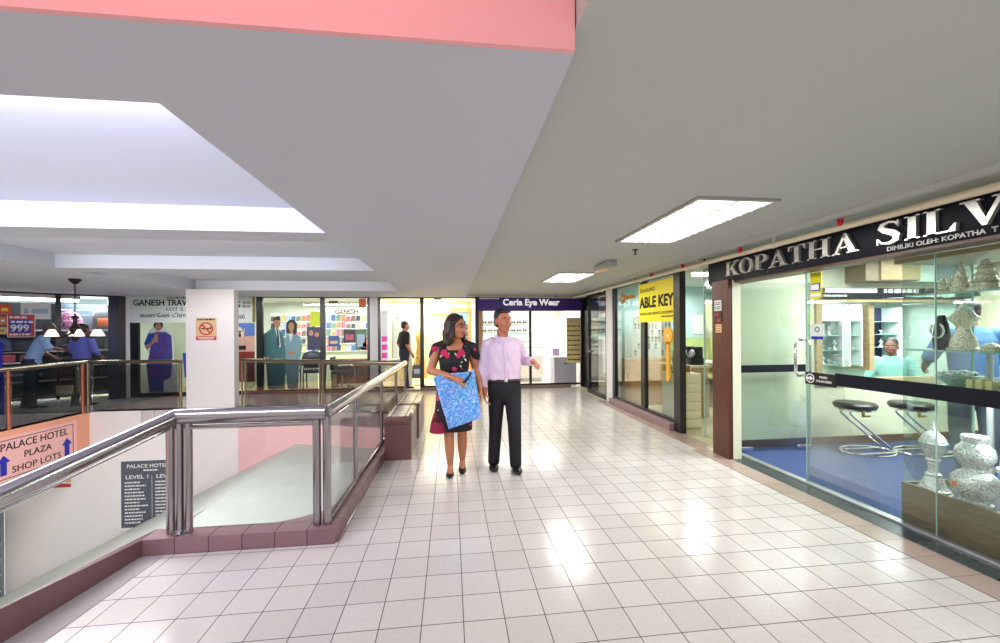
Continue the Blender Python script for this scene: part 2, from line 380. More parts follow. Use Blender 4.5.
# right hand walls
S('column', MB().box(3.145, 3.3, 7.76, 8.04, 0, 2.3), M_white)
S('wall_key_shop', MB().box(3.2, 6.3, 8.0, 8.1, 0, 2.34).box(6.2, 6.3, 5.75, 8.0, 0, 2.34), mat('pale_blue_wall', (196, 222, 222), .5, noise=.02))
S('wall_silver_shop', MB().box(3.22, 4.55, 4.6, 4.66, 0, 2.34).box(4.55, 6.9, 4.6, 4.66, 0, .77).box(6.8, 7.0, 4.6, 4.66, .77, 2.34).box(4.55, 6.8, 4.6, 4.66, 1.8, 2.34).box(6.9, 7.0, -.5, 4.6, 0, 2.34), M_cream)
S('wall_office', MB().box(4.45, 4.55, 4.66, 5.75, 0, 2.34).box(4.45, 6.9, 5.7, 5.75, 0, 2.34).box(6.85, 6.9, 4.66, 5.7, 0, 2.34), mat('office_wall', (206, 220, 212), .5, noise=.02))
S('baseboard_silver_shop', MB().box(3.36, 6.9, 4.575, 4.6, .002, .095), M_skirt)
S('pillar', MB().box(3.05, 3.085, 4.2, 4.48, 0, 2.0), M_darkwood)
S('trim_7', MB().box(3.1, 3.2, 4.2, 4.47, .0, 2.0), M_cream)
S('trim_8', MB().box(3.085, 3.1, 4.2, 4.48, .0, 2.0), M_black)
# kerbs round the well
mb = MB().zpoly([(-2.0, 2.91), (-.80, 2.91), (-.795, 3.06), (-2.0, 3.06)], 0, .105)
S('trim_9', mb, M_mauve)
S('trim_10', MB().zpoly([(-.91, 3.06), (-.795, 3.06), (-.752, 4.7), (-.745, 7.3), (-.86, 7.3), (-.87, 4.7)], 0, .105), M_mauvey)
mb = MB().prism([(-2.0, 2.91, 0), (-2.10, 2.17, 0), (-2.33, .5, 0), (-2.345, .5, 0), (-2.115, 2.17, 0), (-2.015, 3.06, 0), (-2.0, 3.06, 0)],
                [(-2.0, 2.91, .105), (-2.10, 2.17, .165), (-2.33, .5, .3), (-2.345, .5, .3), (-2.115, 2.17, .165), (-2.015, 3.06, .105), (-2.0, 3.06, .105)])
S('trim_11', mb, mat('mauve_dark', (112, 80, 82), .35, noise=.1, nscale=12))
# curved mauve slab inside the kerb, modelled after a reflection in the glass
pts = [(-1.85, 3.06), (-.86, 3.06), (-.86, 4.0)] + [(-.86 - .95 * (1 - math.cos(t)), 4.0 - .9 * math.sin(t)) for t in [i * math.pi / 16 for i in range(1, 8)]]
pts = [(-1.9, 3.06), (-.86, 3.06), (-.86, 3.5), (-.98, 3.36), (-1.15, 3.24), (-1.4, 3.14), (-1.65, 3.09)]
S('trim_12', MB().zpoly(pts, -.2, .05), M_mplain)
# walls of the stair well below
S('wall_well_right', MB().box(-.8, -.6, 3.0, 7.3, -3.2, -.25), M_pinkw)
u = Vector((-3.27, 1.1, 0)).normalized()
FW = Fr((-4.05, 8.35, 0), -u)          # oblique wall under the far rail, red light painted in as pink, a grows to the right
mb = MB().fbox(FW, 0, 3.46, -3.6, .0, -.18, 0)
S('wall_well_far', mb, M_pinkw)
FL = Fr((-10.5, 8.37, 0), (1, 0, 0))
mb = MB().fbox(FL, 2.5, 6.45, -4.6, -.25, -.2, 0).fbox(FL, 3.88, 6.45, -.25, .0, -.2, 0)
S('wall_well_left', mb, M_white)
mb = MB().box(-6.8, -6.615, 1.0, 8.38, -.86, 0)
S('wall_salmon', mb, M_orange)
S('floor.005', MB().box(-12, -.7, .6, 8.6, -4.8, -4.6), mat('lower_floor', (196, 190, 180), .3))
# pale marble covered stair top and slope
prof = [(-.8, -.62), (-2.85, -.62), (-8.6, -3.55), (-8.6, -3.9), (-2.7, -.9), (-.8, -.9)]
mb = MB().prism([(x, 3.08, z) for x, z in prof], [(x, 8.3, z) for x, z in prof])
S('stair_slope', mb, M_marble)
mb = MB()
for k in range(2):
    y = 5.0 + .16 * k; x0, x1 = -3.5, -2.9
    mb.hexa([(x0, y, -.951 + .005), (x1, y, -.645 + .005), (x1, y + .03, -.645 + .005), (x0, y + .03, -.951 + .005), (x0, y, -.94), (x1, y, -.634), (x1, y + .03, -.634), (x0, y + .03, -.94)])
S('trim_13', mb, mat('grey_scuff', (176, 182, 178), .5))
# white column by the well
S('column.001', MB().box(-4.98, -4.13, 8.385, 8.56, 0, 2.27), mat('column_paint', (224, 217, 215), .6, noise=.02, nscale=3))
# posts of back row and partitions
S('column.002', MB().box(-1.93, -1.75, 10.1, 10.4, 0, 2.28), mat('light_grey_paint', (206, 202, 200), .5, noise=.02))
S('column.003', MB().box(-7.28, -7.17, 10.1, 10.35, 0, 2.28), M_white)
S('wall_back', MB().box(-12, 5, 13.1, 13.3, 0, 2.34), M_white)
S('wall_travel_shop', MB().box(-7.3, -7.2, 10.4, 13.1, 0, 2.34).box(-7.2, -1.95, 12.6, 12.7, 0, 2.34).box(-1.95, -1.8, 10.4, 13.1, 0, 2.34), mat('pale_green_wall', (226, 234, 222), .5, noise=.02))
S('wall_eyewear', MB().box(.6, .66, 10.25, 13.1, 0, 2.34).box(3.5, 3.6, 10.0, 13.1, 0, 2.34), M_white)
S('wall_yellow', MB().box(-1.8, .6, 12.2, 12.3, 0, 2.34), mat('warm_yellow_wall', (250, 236, 184), .5, noise=.03))
S('wall_luggage_shop', MB().box(-12, -7.3, 11.9, 12.0, 0, 2.34).box(-10.6, -10.5, 1, 12, 0, 2.34), mat('blueish_wall', (196, 206, 216), .5, noise=.03))
S('trim_15', MB().box(.69, .80, 10.35, 10.45, 0, 2.33), mat('orange_post', (236, 170, 116), .5))
# kerb under shop fronts
S('baseboard_back', MB().box(-.72, 3.0, 10.03, 10.2, 0, .07).box(-1.75, -.78, 10.06, 10.2, 0, .03).box(-4.4, -1.93, 10.05, 10.2, 0, .06), mat('brown_kerb', (140, 116, 100), .3, noise=.1))
S('baseboard_key_shop', MB().box(3.08, 3.26, 5.5, 7.76, 0, .11, .006), M_mplain)
# corridor corner column in black
S('column.004', MB().box(3.36, 3.45, 9.31, 10.15, 0, 2.29).box(3.2, 3.45, 9.31, 9.36, 0, 2.29), M_black)

# ================================================================ RAILINGS
def post(mb, x, y, z0, z1, r=.022): mb.cyl((x, y, z0), (x, y, z1), r, n=16)
def foot(x, y, z0, m, par): B('base_flange', MB().lathe((x, y, z0), [(.05, 0), (.05, .008), (.03, .016), (.026, .03)], 16), m, par)
# near railing of the corridor
t = thing('railing', 'polished steel stair railing nearest the camera, over the front mauve kerb', 'railing', (-1.35, 2.985, .105))
zt = .885
B('handrail', MB().tube([(-1.84, 2.985, zt), (-.868, 2.985, zt)], .052, 20), M_steel, t)
for x in (-1.872, -1.82, -1.765, -.935, -.868):
    mb = MB(); post(mb, x, 2.985, .105, .86, .027); p = B('post', mb, M_steel, t)
foot(-1.82, 2.985, .105, M_steel, t)
B('top_rail', MB().box(-1.75, -.94, 2.97, 3.0, .80, .826, .004), M_steel, t)
B('glass_panel', MB().box(-1.74, -.96, 2.982, 2.990, .13, .80), M_rglass, t)
# descending rail to the left
t = thing('railing', 'thick steel handrail sloping down to the left edge over the white well wall', 'railing', (-1.84, 2.985, .105))
B('handrail', MB().tube([(-1.84, 2.985, .885), (-2.12, 2.13, .675), (-2.62, .6, .30)], .050, 20), M_steel, t)
B('under_rail', MB().tube([(-1.86, 2.95, .815), (-2.125, 2.13, .61), (-2.62, .6, .24)], .014, 10), M_steel, t)
# side railing
t = thing('railing', 'steel and glass side railing running away behind the two tiled blocks', 'railing', (-.8, 5.1, .105))
sx = lambda y: -.868 + .066 * (y - 2.985) / 4.285
B('handrail', MB().tube([(sx(2.985), 2.985, .885), (sx(7.27), 7.27, .895)], .044, 18), M_steel, t)
ys = [2.985, 3.78, 5.05, 6.22, 7.27]
for y in ys[1:]:
    mb = MB(); post(mb, sx(y), y, .105, .86, .02); B('post', mb, M_steel, t)
for a, b in zip(ys, ys[1:]):
    a += .04; b -= .03
    B('glass_panel', MB().hexa([(sx(a) - .004, a, .13), (sx(a) + .004, a, .13), (sx(b) + .004, b, .13), (sx(b) - .004, b, .13), (sx(a) - .004, a, .83), (sx(a) + .004, a, .83), (sx(b) + .004, b, .83), (sx(b) - .004, b, .83)]), M_rglass, t)
B('base_rail', MB().tube([(sx(3.05), 3.05, .12), (sx(7.22), 7.22, .12)], .013, 8), M_steel, t)

# far railing (oblique)
FA = Fr((-.80, 7.27, .0), (-3.2, 1.1, 0))
t = thing('railing', 'far railing with tinted glass in front of the travel shop window', 'railing', FA.p(1.6, 0)[:])
L = 3.38
B('handrail', MB().tube([FA.p(0, .895), FA.p(L, .915)], .035, 14), M_brass, t)
for a in (1.62, 1.68, L - .09, L - .02):
    p = FA.p(a, 0); mb = MB(); post(mb, p.x, p.y, 0, .88, .018); B('post', mb, M_brass, t)
for a0, a1 in ((.05, 1.58), (1.72, L - .12)): B('glass_panel', MB().fbox(FA, a0, a1, .03, .86, -.004, .004), M_dglass, t)
B('top_bar', MB().fbox(FA, .04, L - .1, .85, .87, -.01, .01), M_brass, t)
# far railing left of the column
t = thing('railing', 'far railing between the white column and the corner, before the travel agency sign', 'railing', (-5.8, 8.32, 0))
B('handrail', MB().tube([(-4.99, 8.3, .915), (-6.62, 8.36, .915)], .035, 14), M_brass, t)
for x in (-5.04, -6.6):
    mb = MB(); post(mb, x, 8.32, 0, .9, .03); B('post', mb, M_brass, t)
B('glass_panel', MB().hexa([(-6.55, 8.358, .03), (-5.08, 8.298, .03), (-5.08, 8.306, .03), (-6.55, 8.366, .03), (-6.55, 8.358, .86), (-5.08, 8.298, .86), (-5.08, 8.306, .86), (-6.55, 8.366, .86)]), M_dglass, t)
# left railing above the salmon wall
t = thing('railing', 'railing with copper toned posts above the salmon wall, before the luggage shop', 'railing', (-6.62, 6.6, 0))
B('handrail', MB().tube([(-6.63, 8.36, .915), (-6.63, 4.2, .915)], .035, 14), M_brass, t)
M_cop = mat('copper_steel', (190, 120, 96), .25, 1, noise=.1)
for y in (8.25, 7.0, 5.7, 4.4):
    mb = MB(); post(mb, -6.63, y, 0, .9, .028); B('post', mb, M_cop, t)
for y0, y1 in ((7.05, 8.2), (5.75, 6.95), (4.45, 5.65)): B('glass_panel', MB().box(-6.634, -6.626, y0, y1, .03, .86), M_dglass, t)

# ================================================================ TILED BLOCKS by the railing
M_blk = tilemat('block_tile', (118, 84, 80), (108, 76, 74), (96, 70, 66), .31, (-.76, .4), rough=.3, axes='xz', h=.5)
M_blkt = tilemat('block_top_tile', (190, 178, 166), (176, 164, 152), (80, 64, 58), .16, (-.68, 4.72), rough=.25, mort=.05)
def block(x0, x1, y0, y1, h, label, loc):
    t = thing('tiled_block', label, 'block', loc, 'mauve tiled blocks along the side railing')
    B('body', MB().box(x0, x1, y0, y1, 0, h - .04), M_blk, t)
    B('rounded_edge', MB().box(x0 - .006, x1 + .006, y0 - .006, y1 + .006, h - .09, h - .006, .03), mat('brown_tile_edge', (120, 86, 78), .2, noise=.1), t)
    B('tiled_top', MB().box(x0 + .03, x1 - .03, y0 + .03, y1 - .03, h - .03, h), M_blkt, t)
block(-.75, -.455, 4.70, 5.45, .49, 'mauve tiled block nearest the camera, beside the side railing', (-.6, 5.05, 0))
block(-.75, -.44, 5.62, 6.6, .47, 'tiled block standing behind the front mauve block at the railing', (-.6, 6.1, 0))

# ================================================================ CEILING FITTINGS
def troffer(x0, x1, y0, y1, label):
    t = thing('ceiling_light', label, 'ceiling light', ((x0 + x1) / 2, (y0 + y1) / 2, 2.335), 'recessed fluorescent lights over the corridor')
    f = .03
    B('frame', MB().box(x0, x1, y0, y0 + f, 2.318, 2.334).box(x0, x1, y1 - f, y1, 2.318, 2.334).box(x0, x0 + f, y0 + f, y1 - f, 2.318, 2.334).box(x1 - f, x1, y0 + f, y1 - f, 2.318, 2.334), mat('lamp_frame', (180, 176, 170), .4, .3), t, False)
    B('diffuser', MB().box(x0 + f, x1 - f, y0 + f, y1 - f, 2.329, 2.334), mat('lit_diffuser', (250, 250, 250), .4, emit=2.2), t, False)
    for k in range(2):
        x = x0 + (x1 - x0) * (.3 + .4 * k); B('tube', MB().cyl((x, y0 + .06, 2.322), (x, y1 - .06, 2.322), .006), M_tube, t)
    mb = MB()
    for k in range(1, 12):
        y = y0 + (y1 - y0) * k / 12; mb.box(x0 + f, x1 - f, y - .004, y + .004, 2.312, 2.326)
    mb.box((x0 + x1) / 2 - .008, (x0 + x1) / 2 + .008, y0 + f, y1 - f, 2.312, 2.326)
    B('louvre', mb, M_whitep, t, False)
troffer(1.63, 2.24, 2.54, 3.92, 'large lit fluorescent ceiling light in the foreground, with white louvres')
troffer(1.62, 2.26, 6.1, 7.3, 'smaller looking lit ceiling light farther down the corridor')
t = thing('emergency_light', 'small grey emergency light box hanging from the ceiling beside the far light', 'emergency light', (2.02, 5.2, 2.335))
B('housing', MB().box(1.96, 2.09, 4.95, 5.45, 2.25, 2.333, .015), mat('grey_housing', (170, 170, 168), .4), t)
B('lens', MB().box(1.955, 2.03, 5.0, 5.4, 2.228, 2.252, .008), mat('warm_lens', (238, 200, 150), .3), t, label='peach coloured lens')
def sprinkler(x, y, z, label):
    t = thing('sprinkler', label, 'sprinkler', (x, y, z))
    B('rosette', MB().lathe((x, y, z), [(.035, 0), (.035, -.006), (.012, -.012)], 16), M_blackm, t)
    B('nozzle', MB().cyl((x, y, z - .01), (x, y, z - .05), .008), M_blackm, t)
    B('deflector', MB().lathe((x, y, z - .05), [(.018, 0), (.022, -.004), (.004, -.006)], 12), M_blackm, t)
sprinkler(2.03, 4.32, 2.335, 'black sprinkler head on the corridor ceiling between the two lights')
sprinkler(-1.7, 4.45, 2.46, 'small dark sprinkler head in the ceiling recess above the stair well')
# pipe along the right wall
t = thing('sprinkler_pipe', 'cream pipe along the ceiling edge above the shop signs on the right', 'pipe', (3.04, 5, 2.25))
M_pipe = mat('cream_pipe', (222, 208, 182), .4)
B('pipe', MB().cyl((3.05, .8, 2.238), (3.05, 9.95, 2.262), .026), M_pipe, t)
B('pipe', MB().cyl((3.05, 9.95, 2.255), (.7, 9.98, 2.285), .013), M_pipe, t)
for y in (1.4, 3.55, 4.75, 6.3, 8.0): B('hanger', MB().cyl((3.05, y, 2.245), (3.05, y, 2.32), .015).cyl((3.05, y - .02, 2.245), (3.05, y + .02, 2.245), .031), M_pipe, t)
M_rcap = mat('red_cap', (206, 30, 40), .4)
for y in (2.86, 3.98, 5.05, 5.9): B('red_valve', MB().lathe((3.03, y, 2.252), [(0, 0), (.017, 0), (.02, .012), (.017, .03), (.024, .033), (.024, .05), (0, .052)], 14), M_rcap, t, label='red cap on the pipe')
for y in (4.62, 6.5, 7.4): B('nozzle', MB().cyl((3.05, y, 2.25), (3.05, y, 2.3), .01), M_blackm, t)
# ================================================================ SILVER SHOP
def serif(ch):
    """polygons of a bold roman capital in a unit-high box; returns (width, polys)"""
    s = .055
    def sf(x0, x1, top): return [(x0, 1 - s), (x1, 1 - s), (x1, 1), (x0, 1)] if top else [(x0, 0), (x1, 0), (x1, s), (x0, s)]
    def bx(x0, x1, y0, y1): return [(x0, y0), (x1, y0), (x1, y1), (x0, y1)]
    def arc(cx, cy, ro, ri, h, hi, a0, a1, n=12):
        out = []
        for i in range(n):
            t0 = a0 + (a1 - a0) * i / n; t1 = a0 + (a1 - a0) * (i + 1) / n
            q = lambda rx, ry, t: (cx + rx * math.cos(t), cy + ry * math.sin(t))
            out.append([q(ri, hi, t0), q(ro, h, t0), q(ro, h, t1), q(ri, hi, t1)])
        return out
    if ch == 'K': return .88, [bx(.1, .3, 0, 1), sf(.02, .4, 1), sf(.02, .4, 0), [(.3, .36), (.42, .5), (.78, .96), (.68, .96), (.3, .48)], [(.38, .5), (.52, .62), (.84, .04), (.6, .04)], sf(.56, .9, 1), sf(.54, .92, 0)]
    if ch == 'O': return .9, arc(.45, .5, .44, .23, .52, .45, 0, 2 * math.pi, 28)
    if ch == 'P': return .76, [bx(.1, .3, 0, 1), sf(.02, .42, 0), sf(.02, .3, 1)] + arc(.36, .72, .38, .18, .28, .22, -math.pi / 2, math.pi / 2) + [bx(.3, .36, .94, 1), bx(.3, .36, .44, .5)]
    if ch == 'R': return .86, serif('P')[1] + [[(.36, .46), (.52, .5), (.82, .04), (.58, .04)], sf(.56, .88, 0)]
    if ch == 'A': return .92, [[(.1, .03), (.2, .03), (.5, .86), (.44, 1)], [(.44, 1), (.52, 1), (.86, .03), (.62, .03), (.42, .84)], bx(.24, .62, .28, .34), sf(.0, .3, 0), sf(.54, .95, 0)]
    if ch == 'T': return .82, [bx(.31, .51, 0, 1), bx(.02, .8, .94, 1), [(.02, .72), (.06, .72), (.14, .95), (.02, .95)], [(.76, .72), (.8, .72), (.8, .95), (.68, .95)], sf(.22, .6, 0)]
    if ch == 'H': return .94, [bx(.1, .3, 0, 1), bx(.64, .84, 0, 1), bx(.3, .64, .47, .54)] + [sf(a, b, k) for a, b in ((.02, .38), (.56, .92)) for k in (0, 1)]
    if ch == 'I': return .42, [bx(.11, .31, 0, 1), sf(.02, .4, 0), sf(.02, .4, 1)]
    if ch == 'L': return .76, [bx(.1, .3, 0, 1), sf(.02, .4, 1), bx(.02, .72, 0, .06), [(.56, .05), (.72, .05), (.74, .3), (.7, .3)]]
    if ch == 'V': return .92, [[(.08, .97), (.32, .97), (.52, .2), (.44, 0)], [(.44, 0), (.52, 0), (.84, .97), (.74, .97), (.48, .2)], sf(.0, .4, 1), sf(.62, .95, 1)]
    if ch == 'E': return .76, [bx(.1, .3, 0, 1), bx(.02, .7, 0, .06), bx(.02, .7, .94, 1), bx(.3, .52, .47, .54), [(.62, .05), (.7, .05), (.73, .28), (.69, .28)], [(.62, .95), (.7, .95), (.7, .74), (.67, .74)]]
    if ch == 'S':
        P = [(.64, .74), (.58, .9), (.4, .97), (.22, .9), (.18, .74), (.3, .6), (.48, .48), (.6, .34), (.58, .14), (.4, .03), (.2, .08), (.09, .28)]
        W = [.02, .035, .05, .075, .095, .11, .115, .105, .085, .055, .035, .015]; out = []
        L = []; Rr = []
        for i, (x, y) in enumerate(P):
            a = P[max(0, i - 1)]; b = P[min(len(P) - 1, i + 1)]; dx, dy = b[0] - a[0], b[1] - a[1]; l = math.hypot(dx, dy)
            L.append((x - dy / l * W[i], y + dx / l * W[i])); Rr.append((x + dy / l * W[i], y - dx / l * W[i]))
        for i in range(len(P) - 1): out.append([L[i], L[i + 1], Rr[i + 1], Rr[i]])
        return .74, out + [bx(.06, .1, .02, .3), bx(.62, .66, .72, .98)]
t = thing('shop_sign', 'long black fascia sign with raised silver capitals KOPATHA SILVER over the right-hand glass shop', 'sign', (3.15, 3, 2.12))
B('board', MB().box(3.11, 3.17, 1.0, 4.64, 1.985, 2.262, .004), M_bar, t)
B('lower_trim', MB().box(3.12, 3.3, 1.0, 4.63, 1.965, 1.985), M_skirt, t)
M_letter = mat('brushed_silver_letter', (214, 212, 204), .25, .7, noise=.12, nscale=9)
FS = Fr((3.108, 0, 0), (0, -1, 0))
def word(wd, a0, a1, b0, h):
    tot = sum(serif(c)[0] + .05 for c in wd) - .05; k = (a1 - a0) / tot; a = a0
    for c in wd:
        wdt, polys = serif(c); mb = MB()
        for pl in polys: mb.fpoly(FS, [(a + x * k, b0 + y * h) for x, y in pl], .0, .028)
        B('raised_letter', mb, M_letter, t, False); a += (wdt + .05) * k
word('KOPATHA', -4.29, -2.77, 2.040, .158)
word('SILVER', -2.645, -1.50, 2.046, .16)
T('DIMILIKI OLEH: KOPATHA  T', FS, -2.58, -1.98, 1.998, 2.03, M_paper, t, .001, .003, .02)
# notices on the dark red pillar
FP = Fr((3.049, 0, 0), (0, -1, 0))
def plate(name, label, cat, F, a0, a1, b0, b1, m, th=.006, extra=None, d=0):
    t = thing(name, label, cat, F.p((a0 + a1) / 2, b0, 0)[:])
    B('plate', MB().fbox(F, a0, a1, b0, b1, d, d + th, .001), m, t, False)
    if extra: extra(t)
    return t
plate('notice_plate', 'white notice plate at the top of the dark red wooden pillar', 'notice', FP, -4.43, -4.31, 1.66, 1.78, M_paper, extra=lambda t: lines(FP, [(-4.42, -4.32, z, .008) for z in (1.75, 1.73, 1.70, 1.68)], M_ink, t, .006, .008))
plate('notice_plate', 'dark framed plate in the middle on the wooden pillar', 'notice', FP, -4.42, -4.30, 1.52, 1.645, M_black, extra=lambda t: B('print', MB().fbox(FP, -4.41, -4.35, 1.60, 1.63, .006, .008).fbox(FP, -4.38, -4.32, 1.53, 1.57, .006, .008), M_red, t, False))
plate('notice_plate', 'small yellowish plate lowest on the wooden pillar', 'notice', FP, -4.41, -4.31, 1.41, 1.505, mat('cream_plate', (236, 206, 150), .5), extra=lambda t: lines(FP, [(-4.40, -4.32, z, .01) for z in (1.48, 1.45, 1.425)], M_red, t, .006, .008))
# glass front panels
t = S('window_1', MB().box(3.296, 3.304, .6, 2.43, .02, 1.97), M_gglass)
B('glass_edge', MB().box(3.294, 3.306, 2.428, 2.432, .02, 1.97), M_edge, t, False)
window_two = t = S('window_2', MB().box(3.296, 3.304, 2.44, 3.46, .02, 1.97), M_gglass)
B('glass_edge', MB().box(3.294, 3.306, 3.457, 3.462, .02, 1.97), M_edge, t, False)
t = S('window_3', MB().box(3.296, 3.304, 3.462, 4.40, 1.96, 1.975), M_gglass)
t = thing('push_bar', 'long black band across the silver shop glass with a push notice at its end', 'band', (3.29, 2.5, 1.0))
B('band', MB().fbox(FG, -3.16, -.6, .955, 1.062, .005, .012), M_bar, t, False)
B('notice', MB().fbox(FG, -3.46, -3.155, .936, 1.048, .005, .014), M_black, t, False)
def ring(F, ca, cb, r, w_, d0, d1, n=20, mb=None):
    mb = mb or MB()
    for i in range(n):
        t0, t1 = 2 * math.pi * i / n, 2 * math.pi * (i + 1) / n
        mb.fpoly(F, [(ca + q * math.cos(a), cb + q * math.sin(a)) for q, a in ((r - w_, t0), (r, t0), (r, t1), (r - w_, t1))], d0, d1)
    return mb
mb = ring(FG, -3.405, .992, .042, .007, .014, .016)
mb.fpoly(FG, [(-3.44, 1.0), (-3.41, 1.0), (-3.41, 1.015), (-3.375, .992), (-3.41, .969), (-3.41, .984), (-3.44, .984)], .014, .016)
B('arrow_symbol', mb, M_paper, t, False)
T('PUSH', FG, -3.31, -3.235, 1.0, 1.022, M_paper, t, .014, .002, .01); T('TOLAK DISINI', FG, -3.345, -3.195, .965, .985, M_paper, t, .014, .002, .01)
# swung-open glass door of the silver shop
FD = Fr((3.36, 4.44, 0), (1, 0, 0))
t = S('door_1', MB().fbox(FD, 0, .92, .025, 1.995, -.005, .005), M_gglass)
B('glass_edge', MB().fbox(FD, .918, .923, .025, 1.995, -.006, .006), M_edge, t, False)
B('push_band', MB().fbox(FD, .0, .86, .935, 1.022, .006, .012), M_bar, t, False)
B('patch_fitting', MB().fbox(FD, 0, .16, .005, .06, -.014, .014, .004), M_chrome, t)
B('patch_fitting', MB().fbox(FD, .74, .92, .012, .06, -.014, .014, .004), M_chrome, t)
B('handle', MB().tube([FD.p(.86, 1.28, .006), FD.p(.86, 1.29, .05), FD.p(.86, 1.24, .07), FD.p(.86, .95, .07), FD.p(.86, .9, .05), FD.p(.86, .91, .006)], .013), M_chrome, t)
B('pull_handle', MB().tube([(3.29, 3.495, 1.34), (3.24, 3.495, 1.35), (3.22, 3.495, 1.31), (3.22, 3.495, 1.04), (3.24, 3.495, 1.0), (3.29, 3.495, 1.01)], .013).cyl((3.29, 3.495, 1.34), (3.29, 3.45, 1.34), .012).cyl((3.29, 3.495, 1.01), (3.29, 3.45, 1.01), .012), M_chrome, window_two)
# stickers
t = plate('sticker_strip', 'strip of yellow and blue stickers on the glass under the fascia', 'sticker', FG, -3.41, -3.30, 1.72, 1.96, M_yel, .003)
B('print', MB().fbox(FG, -3.405, -3.31, 1.79, 1.86, .003, .005), M_blue, t, False)
B('print', MB().fbox(FG, -3.40, -3.32, 1.80, 1.85, .005, .006).fbox(FG, -3.405, -3.305, 1.74, 1.77, .003, .005), M_paper, t, False)
t = plate('sticker', 'white square sticker with a blue foot on the silver shop glass', 'sticker', FG, -3.405, -3.28, 1.35, 1.49, M_paper, .003)
B('blue_foot', MB().fbox(FG, -3.405, -3.28, 1.35, 1.378, .003, .004), M_blue, t, False)
B('round_mark', ring(FG, -3.342, 1.44, .025, .008, .003, .004), M_ink, t, False)
# side wall: cabinets, header, framed hatch to the office
FC = Fr((0, 4.6, 0), (1, 0, 0))
t = thing('wall_cabinet', 'taupe wooden wall cabinet above the black header in the silver shop', 'cabinet', (5.3, 4.5, 2.02))
B('body', MB().fbox(FC, 4.93, 5.66, 2.02, 2.33, 0, .26), M_taupe, t)
B('door', MB().fbox(FC, 5.12, 5.66, 2.03, 2.33, .26, .28, .003), M_tan, t)
t = thing('wall_cabinet', 'pale wall cabinet farther right in the silver shop, behind the figurines', 'cabinet', (6.2, 4.5, 2.02))
B('body', MB().fbox(FC, 5.68, 6.8, 2.02, 2.33, 0, .2), mat('pale_green_panel', (206, 226, 214), .4), t)
B('door', MB().fbox(FC, 6.0, 6.35, 2.03, 2.33, .2, .215, .003), mat('grey_glass_front', (120, 134, 142), .2), t)
t = thing('header_sign', 'black header strip with white lettering above the office hatch', 'sign', (5.6, 4.58, 1.82))
B('board', MB().fbox(FC, 4.56, 6.78, 1.815, 1.955, 0, .03), M_bar, t)
B('white_panel', MB().fbox(FC, 4.62, 5.35, 1.895, 1.95, .03, .034), M_paper, t)
lines(FC, [(4.6, 4.92, 1.845, .024), (5.45, 5.95, 1.895, .05)], M_paper, t, .03, .033)
mb = MB().fbox(FC, 4.5, 6.84, .74, .82, -.06, .03).fbox(FC, 4.5, 6.84, 1.78, 1.815, -.06, .02).fbox(FC, 4.5, 4.58, .82, 1.78, -.06, .03).fbox(FC, 6.76, 6.84, .82, 1.78, -.06, .03)
tag(B('hatch_frame', mb, M_tan), 'tan wooden frame around the office hatch in the silver shop wall', 'frame')
# display shelves behind the hatch
M_navy = mat('navy_velvet', (32, 40, 92), .9, noise=.1, nscale=40); M_shelf = mat('shelf_glass', (150, 190, 180), .1, noise=.05); M_lit = mat('lit_white_panel', (244, 250, 250), .5, noise=.01)
def sh_unit(x0, x1, yb, back, label, side=None):
    t = thing('display_shelf', label, 'display shelf', ((x0 + x1) / 2, yb, .95)); y0 = yb - .28
    B('back_panel', MB().box(x0, x1, yb, yb + .03, .95, 1.76), back, t)
    B('side_panel', MB().box(x0, x0 + .02, y0, yb, .95, 1.76), side or M_lit, t); B('side_panel', MB().box(x1 - .02, x1, y0, yb, .95, 1.76), side or M_lit, t)
    for z in (.97, 1.16, 1.35, 1.54): B('shelf', MB().box(x0 + .02, x1 - .02, y0 + .02, yb, z, z + .008), M_shelf, t)
    return t
sh_unit(4.62, 5.08, 5.04, M_lit, 'brightly lit white display shelves behind the hatch, left of the tan divider')
sh_unit(5.16, 5.36, 5.04, mat('pale_mint_panel', (206, 226, 212), .5), 'narrow pale display shelves just left of the navy ones')
one('divider_panel', MB().box(5.40, 5.45, 4.72, 5.04, .9, 1.77).box(5.39, 5.46, 4.70, 4.72, .9, 1.77), M_tan, 'tan wooden divider between the pale and the navy display shelves', 'panel')
sh_unit(5.7, 6.7, 5.64, M_navy, 'navy backed display shelves with silver pieces behind the seated man')
def lathed(name, prof, m, label, cat, c, group=None, scale=1.0):
    return one(name, MB().lathe(c, [(r * scale, z * scale) for r, z in prof], 20), m, label, cat, group)
CUP = [(0, 0), (.03, 0), (.03, .008), (.008, .02), (.008, .05), (.03, .07), (.036, .1), (.03, .1), (.0, .06)]
BOWL = [(0, 0), (.025, 0), (.028, .01), (.05, .04), (.055, .055), (.05, .055), (.0, .02)]
STUPA = [(0, 0), (.05, 0), (.05, .012), (.035, .03), (.02, .06), (.018, .09), (.04, .11), (.045, .125), (.02, .15), (.022, .17), (.008, .19), (.0, .23)]
